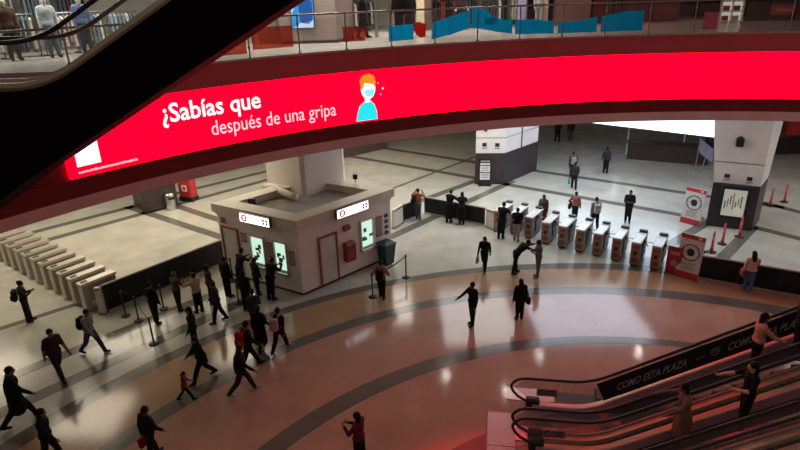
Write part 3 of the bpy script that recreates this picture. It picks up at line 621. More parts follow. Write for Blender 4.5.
endpanel('white end board between black barrier and orange turnstiles', (4.28, 26.65), (4.62, 26.2), 1.0)
barrier('black barrier with a pale top rail where a woman in jeans stands', (11.75, 20.6), (15.4, 18.5), 1.02, 3)

# stanchions and belts
def stanchion(x, y, grp='black belt posts', lb='black belt stanchion post in the kiosk queue'):
    t = thing('stanchion', lb, 'stanchion', (x, y, 0), 0, grp)
    MB().lathe([(.17, 0), (.17, .02), (.05, .05)], 16).build('base', BLACK, t, True); MB().tube([(0,0,.03),(0,0,.95)], .03, 8).build('pole', BLACK, t); MB().lathe([(.04,.93),(.045,.95),(.045,1.02),(.03,1.04)], 10).build('belt_head', BLACK, t)
    return (x, y, .97)
def belt(a, b, label, grp=None):
    a, b = Vector(a), Vector(b); t = thing('belt', label, 'belt', (a+b)/2, 0, grp)
    mid = (a+b)/2; mb = MB()
    for k in range(8):
        q0 = a.lerp(b, k/8); q1 = a.lerp(b, (k+1)/8); s0 = -.12*math.sin(math.pi*k/8); s1 = -.12*math.sin(math.pi*(k+1)/8)
        w = Vector((0, 0, .025)); n = Vector((-(b-a).y, (b-a).x, 0)).normalized()*.004
        P = [q0+Vector((0,0,s0))-mid, q1+Vector((0,0,s1))-mid]
        mb.add([P[0]-w-n, P[1]-w-n, P[1]+w-n, P[0]+w-n, P[0]-w+n, P[1]-w+n, P[1]+w+n, P[0]+w+n], [(0,1,2,3),(7,6,5,4),(0,4,5,1),(3,2,6,7)]+([(0,3,7,4)] if k == 0 else [])+([(1,5,6,2)] if k == 7 else []))
    mb.build('strap', BLACKF, t)
    MB().bev(-.02,.02,-.02,.02,-.03,.03,.005).build('clip', BLACK, t).location = a-mid
S = [stanchion(*q) for q in [(-10.31,18.89),(-9.67,18.5),(-8.52,16.95),(-9.06,19.33),(-6.99,21.5),(-6.29,19.63)]]
S2 = [stanchion(*q, grp='belt posts by the bin', lb='black belt post near the man by the kiosk bin') for q in [(-1.13,19.8),(.19,21.37)]]
belt(S[0], S[3], 'black belt between queue posts beside the long barrier'); belt(S[1], S[2], 'black belt across the front of the queue'); belt(S2[0], S2[1], 'black belt beside the man by the kiosk bin'); belt(S[4], S[5], 'black belt in front of the sales windows')

# ------------------------------------------------------------------ turnstiles
ORWOOD = mat('orange_brown_panel', (.33, .165, .095), .45, var=.35, scale=5); TSIDE = mat('turnstile_side', (.06, .05, .055), .35, .3); TTOP = mat('turnstile_top', (.74, .72, .70), .3, .2, var=.05)
def turnstile_ad():
    t = thing('turnstile', 'turnstile with an orange brown printed front in the right row', 'turnstile', (0,0,0), 0, 'orange fronted turnstiles')
    # front at -y, length along +y
    MB().add(*(lambda mb: (mb.v, mb.f))(MB().prism([(-.17,0),(.17,0),(.17,1.35),(-.17,1.35)], .1, 1.02))).build('body', TSIDE, t)
    MB().bev(-.15, .15, .05, 1.3, 0, .1, .01).build('plinth', BLACK, t)
    MB().bev(-.19, .19, -.03, 1.4, 1.02, 1.1, .02).build('top_plate', TTOP, t)
    fp = MB().box(-.18, .18, -.025, 0, .1, 1.02).build('front_panel', ORWOOD, t)
    MB().add([(.1*x, -.03, .62+.13*z) for x, z in ((0,-1),(.55,-.55),(.8,.1),(.6,.7),(.25,.8),(0,.5),(-.25,.8),(-.6,.7),(-.8,.1),(-.55,-.55))], [tuple(range(10))]).build('dark_figure', BLACK, fp)
    MB().box(-.12, .12, -.03, -.025, .22, .42).build('print_block', mat('print_red', (.2,.05,.035), .5), fp); MB().box(-.1, .1, -.03, -.025, .84, .93).build('print_block', mat('print_red', (.2,.05,.035), .5), fp)
    MB().bev(.17, .2, .45, .95, .25, .85, .01).build('side_recess', BLACK, t); MB().bev(-.17, .17, 1.2, 1.4, 1.1, 1.2, .03).build('reader_box', TSIDE, t)
    h = MB().lathe([(.07,-.05),(.07,.05)], 10).build('arm_hub', STEELD, t); h.matrix_local = Matrix.Translation((.2, .7, .92)) @ Matrix.Rotation(R(60), 4, 'Y')
    for k in range(3):
        a = R(90+120*k); MB().tube([(.22,.7,.92),(.22+.36*(1 if k==0 else .25), .7+.3*math.cos(a), .92+.32*(math.sin(a) if k else 0)-(.15 if k else 0))], .02, 6).build('arm', STEEL, t)
    return t
TRP = [(4.88,25.86),(5.55,25.43),(6.13,24.92),(6.75,24.2),(7.38,23.7),(8.02,23.22),(8.63,22.74),(9.26,22.2),(9.87,21.7),(10.55,21.27)]
tt = turnstile_ad()
for i, (x, y) in enumerate(TRP):
    o = tt if i == 0 else dup(tt); o.location = (x-.14, y+.1, 0); o.rotation_euler = (0, 0, R(-34))
    if i == 0: o['label'] = 'orange fronted turnstile beside the white end board of the barrier'
    elif i == 9: o['label'] = 'orange fronted turnstile beside the red printed board'
    else: o['label'] = 'turnstile with an orange brown front inside the right row'
TSTEEL = mat('warm_steel', (.56, .51, .43), .38, .55, var=.08, scale=12); TSTEELD = mat('warm_steel_side', (.38, .34, .28), .42, .5, var=.08, scale=12)
def turnstile_steel():
    t = thing('turnstile', 'plain brushed steel turnstile in the left row', 'turnstile', (0,0,0), 0, 'steel turnstiles')
    b = MB(); b.bev(-.18,.18,0,.24,.05,1.1,.015); b.bev(-.18,.18,1.06,1.3,.05,1.1,.015); b.bev(-.15,.15,.2,1.1,.4,1.1,.01); b.bev(-.15,.15,.2,1.1,.05,.16,.01); b.build('body', TSTEELD, t)
    MB().extr([(-.21,1.1),(.21,1.1),(.17,1.19),(-.17,1.19)], -.03, 1.34).build('top_cover', TSTEEL, t)
    MB().box(-.15,.15,-.012,0,.12,1.0).build('front_plate', TSTEEL, t); MB().bev(-.07,.07,.05,.3,1.19,1.21,.01).build('reader', BLACK, t)
    h = MB().lathe([(.06,-.05),(.06,.05)], 10).build('arm_hub', STEELD, t); h.matrix_local = Matrix.Translation((.16,.6,.8)) @ Matrix.Rotation(R(60), 4, 'Y')
    for k in range(3):
        a = R(90+120*k); MB().tube([(.18,.6,.8),(.18+.38*(1 if k==0 else .25), .6+.3*math.cos(a), .8+.3*(math.sin(a) if k else 0)-(.12 if k else 0))], .018, 6).build('arm', STEEL, t)
    return t
ts = turnstile_steel()
for i in range(11):
    o = ts if i == 0 else dup(ts); f_ = (i-1)/9; o.location = (-17.72+f_*(5.72), 23.66+f_*(-4.36), 0); o.rotation_euler = (0, 0, R(-37))
    o['label'] = 'brushed steel turnstile beside the end of the long black barrier' if i == 10 else 'plain brushed steel turnstile within the left row'

# banner stands, red panel, delineators
def banner(label, p0, p1, h, base):
    p0, p1 = Vector(p0), Vector(p1); d = p1-p0; L = d.length; t = thing('banner_stand', label, 'sign', (p0.x, p0.y, base), math.atan2(d.y, d.x))
    def q(u, o, z): return (u+z*.12*0, o+z*.10, z)
    def slab_(u0, u1, o0, o1, z0, z1, name, M): MB().add([q(u, o, z) for z in (z0, z1) for u, o in ((u0,o0),(u1,o0),(u1,o1),(u0,o1))], [(3,2,1,0),(4,5,6,7),(0,1,5,4),(1,2,6,5),(2,3,7,6),(3,0,4,7)]).build(name, M, t)
    slab_(0, L, -.02, .02, 0, h, 'board', mat('banner_white', (.62,.58,.55), .5)); slab_(0, L, -.024, -.02, 0, h*.14, 'red_strip', RED); slab_(0, L, -.024, -.02, h*.9, h, 'red_strip', RED)
    c = (L/2, h*.6); r = min(L*.36, h*.25); pts = [q(c[0]+r*math.cos(a), -.024, c[1]+r*math.sin(a)) for a in [2*math.pi*i/24 for i in range(24)]]
    MB().tube(pts+[pts[0]], .022, 6).build('ring_mark', BLACK, t)
    MB().add([q(c[0]+r*.55*x, -.025, c[1]+r*.55*z) for x, z in ((-.8,.4),(-.2,.9),(.5,.8),(.9,.2),(.7,-.6),(0,-.9),(-.6,-.6))], [tuple(range(7))]).build('dark_pictogram', BLACK, t)
    for k in range(4): slab_(L*.2, L*(.8-.1*(k%2)), -.024, -.02, h*(.34-.045*k), h*(.355-.045*k), 'text_bar', STEELD)
    slab_(L*.72, L*.86, -.026, -.02, h*.93, h*.97, 'corner_mark', WHITE)
    MB().tube([(L/2, .02, .02), (L/2, h*.45, .02-base if base else .0)], .012, 5).build('rear_stay', STEELD, t); MB().box(-.03, L+.03, -.05, .05, -.03, .02).build('foot', STEELD, t)
banner('white banner with a black ring sign leaning on the column by the lit map', (13.9, 26.62), (14.5, 25.87), 1.75, .03)
banner('white banner with a black ring sign at the end of the turnstile row', (11.05, 20.95), (11.68, 20.3), 1.78, .03)
t = thing('printed_board', 'red printed panel between the last turnstile and the white banner', 'sign', (10.78, 21.2, 0), R(-38))
MB().bev(0, .56, -.02, .02, .05, 1.2, .01).build('board', mat('crimson_print', (.33,.02,.035), .5, var=.2, scale=8), t); MB().box(-.02,.58,-.08,.08,0,.05).build('foot', STEELD, t)
MB().lathe([(.14,0),(.14,.005)], 16).build('pale_disc', mat('print_pink', (.5,.22,.22), .5), t).matrix_local = Matrix.Translation((.28,-.021,.5)) @ Matrix.Rotation(R(90), 4, 'X'); MB().box(.1,.46,-.026,-.02,.85,1.0).build('text_block', mat('print_pink', (.5,.22,.22), .5), t)
CONE = mat('orange_red_plastic', (.75, .11, .11), .5)
def delineator(x, y, h=1.0, grp='red delineator posts', lb='slim red delineator post in front of the lit map column'):
    t = thing('delineator_post', lb, 'post', (x, y, 0), 0, grp)
    MB().lathe([(.2,0),(.2,.03),(.1,.07)], 14).build('base', BLACK, t, True); MB().lathe([(.075,.06),(.06,.3),(.045,h*.9),(.03,h)], 12).build('post', CONE, t, True); MB().lathe([(.058,h*.62),(.056,h*.72)], 12).build('collar', mat('faded_band', (.55,.3,.27), .5), t)
for q in [(13.6,22.98),(14.5,23.79),(15.67,24.51)]: delineator(*q)
for q in [(19.44,28.38),(20.51,28.91)]: delineator(*q, grp='red posts behind the column', lb='slim red delineator post beyond the lit map column')
delineator(13.2, 23.05, .45, None, 'short red post beside the taller red posts')

# ------------------------------------------------------------------ escalators
TAN30 = math.tan(R(30))
SKIRT = mat('red_lit_skirt', (.62, .36, .35), .4, .1, var=.08); STEPM = mat('step_metal', (.05, .045, .045), .35, .6, var=.2)  # skirt colour holds the rose tint that red light gives it
def escalator(name, label, loc, rz, flat, T, width, hb=.95, deckz=.12, truss=True, steps=True, trussd=.75, glassM=None, sides=2, group=None):
    """runs along +x from its newel at x=0, first side at y=0, second at y=-width"""
    t = thing(name, label, 'escalator', loc, rz, group)
    zz = lambda x: max(0, x-flat)*TAN30
    def path(x0, x1, n=24, off=0):
        xs = sorted(set([x0, x1, flat-.35, flat-.15, flat, flat+.15, flat+.35]+[x0+(x1-x0)*i/n for i in range(n+1)])); xs = [x for x in xs if x0 <= x <= x1]
        out = []
        for x in xs:
            k = zz(x)
            if abs(x-flat) < .5: q = (x-flat+.5); k = TAN30*q*q/2
            out.append((x, k+off))
        return out
    def strip(x0, x1, y0, y1, z0, z1, nm, M, parent=t):
        P = path(x0, x1); n = len(P); vs = []
        for x, k in P: vs += [(x,y0,k+z0),(x,y1,k+z0),(x,y1,k+z1),(x,y0,k+z1)]
        fs = [(i*4+j, i*4+(j+1)%4, i*4+4+(j+1)%4, i*4+4+j) for i in range(n-1) for j in range(4)]+[(3,2,1,0),(n*4-4,n*4-3,n*4-2,n*4-1)]
        return MB().add(vs, fs).build(nm, M, parent)
    lo, hi = min(0, -width), max(0, -width)
    for y, s in ((hi, 1), (lo, -1)):
        # handrail with its newel loop
        loop = [(.62, deckz+.06), (.4, deckz+.1), (.2, deckz+.22), (.06, deckz+.38), (0, deckz+.53)]+[(.42-.42*math.cos(R(a)), hb-.42*(1-math.sin(R(a)))*.72) for a in (15, 35, 55, 75)]
        pts = [(x, y, z) for x, z in loop]+[(x, y, k+hb) for x, k in path(.5, T)]
        MB().tube(pts, .04, 8).build('handrail', mat('handrail_rubber', (.02,.012,.013), .35), t, True)
        strip(.5, T, y-.09, y+.09, 0.0, deckz, 'outer_deck', BRASSY)
        strip(.6, T, y-s*.12-.03, y-s*.12+.03, -.12, deckz+.05, 'skirt_panel', SKIRT)
        MB().bev(.42, .8, y-.11, y+.11, -.02, deckz+.2, .05).build('newel_cap', BLACK, t)
        # glass panels
        x = .1
        while x < T:
            x1 = min(x+1.25, T); vs = []
            P = path(x, x1-.01, 6); n = len(P)
            for i, (a, k) in enumerate(P):
                lo = deckz if a > .55 else deckz+.08+(.55-a)*1.0; hi = hb-.03 if a > .45 else hb-.03-((.45-a)/.35)**2*.3
                vs += [(a,y-.006,k+lo),(a,y+.006,k+lo),(a,y+.006,k+hi),(a,y-.006,k+hi)]
            fs = [(i*4+j, i*4+(j+1)%4, i*4+4+(j+1)%4, i*4+4+j) for i in range(n-1) for j in range(4)]+[(3,2,1,0),(n*4-4,n*4-3,n*4-2,n*4-1)]
            MB().add(vs, fs).build('glass_panel', glassM or GLASSD, t); x = x1
    if steps:
        k = 0; x = 1.2
        sm = MB().add(*(lambda mb: (mb.v, mb.f))(MB().bev(0, .4, lo+.16, hi-.16, -.2, 0, .008)))
        first = None
        while x < T-.4:
            zs = 0 if x < flat else round((x-flat+.2)*TAN30/.231)*.231
            if first is None: first = sm.build('step', STEPM, t); o = first
            else: o = first.copy(); COL.objects.link(o); o.parent = t
            o.location = (x, 0, .0+zs); x += .4
        MB().bev(-.1, 1.2, lo+.12, hi-.12, -.02, .02, .005).build('floor_plate', STEEL, t)
        MB().box(1.1, 1.25, lo+.14, hi-.14, 0, .035).build('comb_plate', BRASSY, t)
    if truss:
        strip(.6, T, lo-.1, hi+.1, -trussd, -.02 if not steps else -.3, 'truss_casing', DARKCL)
    return t
EO = Vector((2.97, 13.28)); ER = R(-9.5); ED = Vector((math.cos(ER), math.sin(ER))); EN = Vector((-ED.y, ED.x))
EL = ['escalator whose far balustrade carries a black lettered banner', 'middle escalator of three, carrying two women', 'escalator beside the one carrying two women, farthest from the lettered banner']
ESC = []
for k in range(3):
    q = EO-EN*1.62*k; ESC.append(escalator('escalator', EL[k], (q.x, q.y, .008), ER, 2.1, 12, 1.25, group=None))
# black banner with writing on the far balustrade of the first escalator
bn = thing('balustrade_banner', 'black banner with white hand lettering fixed along the escalator balustrade', 'banner', (EO.x, EO.y, .008), ER)
def bq(u, v, o=-.03): 
    x = 2.28+u; return (x, o, (x-2.1)*TAN30+.2+v)
vs = [bq(-.02, .66), bq(.22, .0), bq(8, 0), bq(8, .66)]
MB().add([(x, y, z) for x, y, z in vs]+[(x, y-.008, z) for x, y, z in vs], [(0,1,2,3),(7,6,5,4),(0,4,5,1),(1,5,6,2),(2,6,7,3),(3,7,4,0)]).build('cloth', mat('black_banner_cloth', (.012,.011,.012), .7), bn)
LETT = mat('grey_white_lettering', (.42,.40,.38), .6)
for u0 in (.52, 3.05, 5.6):
    flat_text('COMO ESTA PLAZA', .23, lambda u, v: bq(u0+u, .2+v, -.042), 'lettering', LETT, bn, bold=.012, shear=.15, width=1.62)
    em = MB(); 
    for u in (2.02, 2.14): em.add([bq(u0+u-.2, .26, -.042), bq(u0+u-.1, .26, -.042), bq(u0+u-.1, .31, -.042), bq(u0+u-.2, .31, -.042)], [(0,1,2,3)])
    em.build('dash_mark', mat('grey_dull_lettering', (.18,.17,.16), .6), bn)
    e2 = MB().tube([bq(u0+2.25+.1*math.cos(a), .33+.1*math.sin(a), -.046) for a in [R(30+i*30) for i in range(11)]], .02, 6); e2.tube([bq(u0+2.2, .33, -.046), bq(u0+2.36, .33, -.046)], .02, 6); e2.build('emblem', mat('grey_dull_lettering', (.18,.17,.16), .6), bn)
for k, u in ((0, .7), (1, .75)):
    q = EO-EN*(1.62*k); t = thing('glass_plaque', ['grey safety plaque on the glass beside the lettered banner', 'grey safety plaque on the glass of the middle escalator'][k], 'sign', (q.x, q.y, .008), ER)
    MB().bev(u, u+.55, -.03, -.012, .42, .66, .004).build('plate', mat('plaque_grey', (.26,.19,.19), .5), t)
    pts = [(u+.13+.08*math.cos(a), -.034, .54+.08*math.sin(a)) for a in [2*math.pi*i/16 for i in range(17)]]; MB().tube(pts, .012, 5).build('round_mark', BLACK, t)
    for z in (.5, .58): MB().box(u+.26, u+.5, -.034, -.03, z, z+.03).build('text_bar', BLACK, t)
# metal landing plate in front of the escalators
q = EO-EN*1.9; t = thing('landing_plate', 'polished metal landing plate at the foot of the escalators', 'plate', (q.x, q.y, 0), ER)
LANDM = mat('landing_metal', (.5,.42,.42), .38, .35, var=.06)
for k in range(4): MB().bev(-.62, .1, 1.55-1.3*(k+1)+.01, 1.55-1.3*k-.01, .0, .03, .004).build('plate_section', LANDM, t)
MB().box(-.66, -.62, -3.65, 1.55, 0, .035).build('edge_strip', STEELD, t)

# upper escalator crossing at the left, rising from the upper floor
UE = escalator('escalator', 'dark cased escalator rising from the upper floor landing past the red screen', (-11.2, 10.0, 9.62), 0, 5.35, 15.5, -1.15, hb=.72, deckz=.08, truss=False, steps=True, glassM=GLASS)
def ucase(x0, x1, y0, y1, d0):
    P = [(x0, 0)]+[(5.35+q, TAN30*(q+.6)**2/2.4) for q in (-.6, -.4, -.2, 0, .2, .4, .6)]+[(x1, (x1-5.35)*TAN30)]
    top = [(x, z-.02) for x, z in P]; bot = [(x1, P[-1][1]-1.28), (4.6, -1.62), (2.2, -3.1), (x0, -3.1)]
    return MB().extr(top+bot, y0, y1)
CASE = mat('dark_brown_casing', (.006, .004, .0045), .8, var=.15, spec=.06)
ucase(-3.0, 15.5, -.1, -.02, 0).build('side_casing', CASE, UE); ucase(-3.0, 15.5, 1.17, 1.25, 0).build('side_casing', CASE, UE)
MB().extr([(-3,-3.1),(2.2,-3.1),(4.6,-1.62),(15.5,10.15*TAN30-1.28),(15.5,10.15*TAN30-1.2),(4.6,-1.54),(2.2,-3.02),(-3,-3.02)], -.02, 1.17).build('bottom_casing', CASE, UE)
QP = [(-3, 0)]+[(5.35+q, TAN30*(q+.6)**2/2.4) for q in (-.6, -.4, -.2, 0, .2, .4, .6)]+[(15.4, 10.05*TAN30)]
MB().extr([(x, z-.05) for x, z in QP]+[(x, z) for x, z in QP[::-1]], -.12, -.095).build('rim_moulding', mat('rim_metal', (.30,.22,.18), .3, .8), UE)
struct(MB().box(-24, -6.9, 11.3, 15.5, UF-.3, UF-.002).build('landing_floor', UPFL))

# ------------------------------------------------------------------ people
def seg_ring(mb, a, b, ra, rb, n=10):
    a, b = Vector(a), Vector(b); d = b-a; L = d.length
    if L < 1e-6: return
    d /= L; pts = []; rs = []
    for k in range(1, 4): t = math.pi/2*(1-k/4); pts.append(a-d*ra*math.sin(t)); rs.append(ra*math.cos(t))
    pts.append(a); rs.append(ra); pts.append(b); rs.append(rb)
    for k in range(1, 4): t = math.pi/2*k/4; pts.append(b+d*rb*math.sin(t)); rs.append(rb*math.cos(t))
    mb.tube(pts, rs, n)
def rotated_ell(mb, c, r, Rm):
    t = MB(); t.ell((0,0,0), r, 12, 8); mb.add([Rm @ Vector(v)+Vector(c) for v in t.v], t.f)
POSES = {
 'stand': {}, 'stand2': dict(la=(8,10,25), ra=(4,9,12), lh=4, rh=-4),
 'walk': dict(lh=26, rh=-20, lk=6, rk=22, la=(-24,8,15), ra=(24,8,22), lean=4),
 'walk2': dict(lh=-18, rh=24, lk=24, rk=5, la=(22,8,25), ra=(-20,8,12), lean=4),
 'stroll': dict(lh=16, rh=-12, lk=4, rk=14, la=(-12,8,14), ra=(14,8,25), lean=3),
 'phone': dict(la=(18,8,95,-25), ra=(18,8,100,-25), hp=18, lh=3, rh=-3),
 'phone1': dict(la=(4,8,10), ra=(25,10,100,-20), hp=14, lh=6, rh=-5),
 'hips': dict(la=(-12,34,75,-30), ra=(6,9,14), lh=5, rh=-5),
 'hips2': dict(la=(-12,34,75,-30), ra=(-12,34,75,-30), lh=8, rh=-6),
 'bend': dict(lean=48, la=(70,6,20), ra=(60,6,25), lh=6, rh=-10, hp=-15),
 'reach': dict(ra=(48,14,20), la=(4,10,12), lh=5, rh=-6, lk=3),
 'lean': dict(lean=16, la=(45,10,55,-25), ra=(45,10,55,-25), lh=-6, rh=-2, hp=10),
 'hold': dict(la=(30,8,75,-30), ra=(30,8,75,-30), lh=3, rh=-4),
 'rail': dict(la=(20,12,60,-30), ra=(48,26,25), lh=4, rh=-3),
 'rails': dict(la=(50,30,20), ra=(50,30,20), lh=4, rh=-3, lean=6),
 'arms_up': dict(la=(60,40,120,-40), ra=(60,20,110,-30), lh=3, rh=-4),
}
PM = {}
def pm(hexc, rough=.85, nm='cloth'):
    k = nm+hexc
    return mat(k, H(hexc), rough, var=.18, scale=14, spec=.25)
EYE = mat('eye_dark', (.01,.008,.007), .3); LIP = mat('lip', (.28,.09,.08), .5)
def fig_prims(pose, coat, skirt, bulky):
    P = dict(lean=0, lh=0, rh=0, lk=0, rk=0, la=(3,8,10), ra=(3,8,10), hp=0); P.update(POSES[pose])
    prims = []                       # (kind, data, tag)
    hip = Vector((0,0,.90)); bk = 1.08+.2*bulky
    for s, hh, kk in ((1,P['lh'],P['lk']), (-1,P['rh'],P['rk'])):
        h = hip+Vector((0, s*.088, 0)); d = Vector((math.sin(R(hh)), 0, -math.cos(R(hh)))); kn = h+d*.43; e = R(hh-kk); d2 = Vector((math.sin(e), 0, -math.cos(e))); an = kn+d2*.40
        prims += [('cap', (h, kn, .104, .082), 'pants'), ('cap', (kn, kn+d2*.16, .08, .078), 'pants'), ('cap', (kn+d2*.14, an, .076, .062), 'pants')]
        fd = Vector((math.cos(e*.5), s*.12, math.sin(e*.5)*.6)).normalized()
        prims += [('cap', (an+Vector((-.03,0,-.03)), an+fd*.16+Vector((0,0,-.04)), .05, .042), 'shoes')]
    ln = R(P['lean']); U = Vector((math.sin(ln), 0, math.cos(ln))); Fw = Vector((math.cos(ln), 0, -math.sin(ln)))
    Rm = Matrix((Fw, Vector((0,1,0)), U)).transposed()
    T = lambda x, y, z: hip+Fw*x+Vector((0,y,0))+U*z
    prims += [('ell', (T(-.005,0,.02), (.115*bk,.165*bk,.13), Rm), 'pants'), ('ell', (T(0,0,.2), (.105*bk,.145*bk,.19), Rm), 'top'), ('ell', (T(.0,0,.37), (.118*bk,.175*bk,.19), Rm), 'top'), ('cap', (T(-.01,-.13,.485), T(-.01,.13,.485), .07*bk, .07*bk), 'top'), ('cap', (T(-.005,0,.5), T(.015,0,.6), .058, .052), 'skin')]
    prims.append(('ell', (T(0,0,.06), (.125*bk,.172*bk,.12), Rm), 'top'))
    if coat:
        L = .45 if coat == 1 else .62
        prims += [('cap', (hip+Vector((0,-.05,.02)), hip+Vector((0,-.07,-L+.1)), .13*bk, .15*bk), 'top'), ('cap', (hip+Vector((0,.05,.02)), hip+Vector((0,.07,-L+.1)), .13*bk, .15*bk), 'top')]
    if skirt: prims += [('cap', (hip+Vector((0,-.04,0)), hip+Vector((0,-.07,-.38)), .13, .15), 'pants'), ('cap', (hip+Vector((0,.04,0)), hip+Vector((0,.07,-.38)), .13, .15), 'pants')]
    hands = []
    for s, A in ((1,P['la']), (-1,P['ra'])):
        sw, ab, el = A[:3]; ab2 = A[3] if len(A) > 3 else ab*.3
        dr = lambda q, w: Vector((math.sin(R(q))*math.cos(R(w)), s*math.sin(R(w)), -math.cos(R(q))*math.cos(R(w))))
        sh = T(-.01, s*.185, .475); el_ = sh+dr(sw, ab)*.29; wr = el_+dr(sw+el, ab2)*.25; dh = dr(sw+el, ab2)
        prims += [('cap', (sh, el_, .058*bk, .047*bk), 'top'), ('cap', (el_, wr, .045*bk, .036*bk), 'sleeve'), ('cap', (wr, wr+dh*.07, .028, .034), 'skin')]
        hands.append((wr+dh*.05, dh, s))
    hp = R(P['lean']*.4+P['hp']); hc = T(.03, 0, .685)+Vector((.05*math.sin(hp), 0, 0))
    Rh = Matrix.Rotation(hp, 3, 'Y')
    prims += [('ell', (hc, (.095,.076,.115), Rh), 'skin'), ('ell', (hc+Rh @ Vector((.045,0,-.055)), (.05,.05,.055), Rh), 'skin'), ('ell', (hc+Rh @ Vector((.1,0,-.015)), (.018,.014,.024), Rh), 'skin')]
    for s in (1, -1): prims.append(('ell', (hc+Rh @ Vector((-.005, s*.08, -.01)), (.02,.012,.03), Rh), 'skin'))
    return prims, hands, hc, Rh
TAGS = ['top', 'pants', 'shoes', 'skin', 'sleeve']
def person(label, x, y, heading, h=1.68, pose='stand', top='1b1b1f', pants='16161a', shoes='0e0e10', skin='8a5f49', hair='120d0b', hairs='short', coat=0, skirt=0, bulky=.5, sleeve=None, z=0., name='person', cat='person', vox=.024, group=None, cap=None):
    prims, hands, hc, Rh = fig_prims(pose, coat, skirt, bulky)
    mb = MB()
    for k, d, tg in prims:
        if k == 'cap': seg_ring(mb, *d)
        else: rotated_ell(mb, *d)
    me = bpy.data.meshes.new('raw'); me.from_pydata(mb.v, [], mb.f)
    bm = bmesh.new(); bm.from_mesh(me); bmesh.ops.remove_doubles(bm, verts=bm.verts[:], dist=1e-5); bmesh.ops.recalc_face_normals(bm, faces=bm.faces[:]); bm.to_mesh(me); bm.free()
    to = bpy.data.objects.new('raw', me); COL.objects.link(to)
    rm = to.modifiers.new('r', 'REMESH'); rm.mode = 'VOXEL'; rm.voxel_size = vox; sm = to.modifiers.new('s', 'SMOOTH'); sm.iterations = 2; sm.factor = .4
    dg = bpy.context.evaluated_depsgraph_get(); dg.update()
    bme = bpy.data.meshes.new_from_object(to.evaluated_get(dg)); bpy.data.objects.remove(to); bpy.data.meshes.remove(me)
    co = np.empty(len(bme.vertices)*3); bme.vertices.foreach_get('co', co); V = co.reshape(-1, 3)
    F = [tuple(p.vertices) for p in bme.polygons]; bpy.data.meshes.remove(bme)
    C = np.array([V[list(f)].mean(0) for f in F]); best = np.full(len(F), 9.); mi = np.zeros(len(F), int)
    for k, d, tg in prims:
        if k == 'cap':
            a, b, ra, rb = np.array(d[0]), np.array(d[1]), d[2], d[3]; ab = b-a; t = np.clip((C-a) @ ab/(ab @ ab), 0, 1); sd = np.linalg.norm(C-a-t[:,None]*ab, axis=1)-(ra+(rb-ra)*t)
        else:
            q = (C-np.array(d[0])) @ np.array(d[2]); r = np.array(d[1]); kk = np.linalg.norm(q/r, axis=1); sd = (kk-1)*r.min()
        w = sd < best; best[w] = sd[w]; mi[w] = TAGS.index(tg)
    out = MB(); out.v = [tuple(v) for v in V]; out.f = F; out.mi = mi.tolist()
    for wr, dh, s in hands:          # five fingers of unequal length, slightly curled
        side = dh.cross(Vector((1,0,.2))).normalized(); palm = side.cross(dh).normalized()
        for j, (o, L) in enumerate(((-.027,.055),(-.009,.07),(.009,.075),(.027,.065))):
            b = wr+side*o+dh*.035; m1 = b+dh*L*.55+palm*.004; e = m1+(dh*.8+palm*.6)*L*.45
            out.tube([b, m1, e], [.0095,.009,.007], 5, mi=3)
        b = wr+palm*.012+side*.028*s; out.tube([b, b+(dh*.5+side*s*.6+palm*.3)*.04, b+(dh*.85+side*s*.35+palm*.4)*.065], [.011,.0105,.008], 5, mi=3)
    for s in (1, -1): out.ell(hc+Rh @ Vector((.086, s*.03, .005)), (.008,.012,.007), 6, 4, mi=5)
    out.ell(hc+Rh @ Vector((.092, 0, -.062)), (.008,.022,.006), 6, 4, mi=6)
    zmin = min(v[2] for v in out.v); sc = h/1.70
    out.v = [(v[0]*sc, v[1]*sc, (v[2]-zmin)*sc) for v in out.v]
    t = thing(name, label, cat, (x, y, z+.007), R(heading), group)
    sl = sleeve or top
    body = out.build('body', [pm(top), pm(pants), pm(shoes, .5, 'shoe'), pm(skin, .55, 'skin'), pm(sl if sl != 'skin' else skin, .7 if sl != 'skin' else .55, 'cloth' if sl != 'skin' else 'skin'), EYE, LIP], t, True)
    hb = MB(); Z = lambda v: Vector((v.x*sc, v.y*sc, (v.z-zmin)*sc))
    if cap:
        hb.ell((0,0,0), (.104,.086,.1), 14, 8); hb.v = [tuple(Z(hc+Rh @ (Vector(v)+Vector((-.012,0,.035))))) for v in hb.v]; hb.build('cap', pm(cap), t, True)
    elif hairs:
        L = MB(); L.ell((-.018,0,.022), (.102,.086,.11), 14, 10)
        if hairs == 'long':
            L.ell((-.06,0,-.08), (.06,.095,.16), 12, 8); L.ell((-.075,0,-.2), (.045,.085,.14), 12, 8)
        if hairs == 'bob': L.ell((-.045,0,-.05), (.07,.095,.11), 12, 8)
        if hairs == 'bun': L.ell((-.1,0,.06), (.045,.045,.045), 10, 6)
        if hairs == 'tail': L.tube([(-.1,0,.03),(-.15,0,-.05),(-.13,0,-.2)], [.03,.035,.012], 8)
        if hairs == 'hood': L.ell((-.05,0,-.07), (.08,.12,.1), 12, 8)
        hb.add([tuple(Z(hc+Rh @ Vector(v))) for v in L.v], L.f); hb.build('hair' if hairs != 'hood' else 'hood', pm(hair, .6, 'hair'), t, True)
    return t
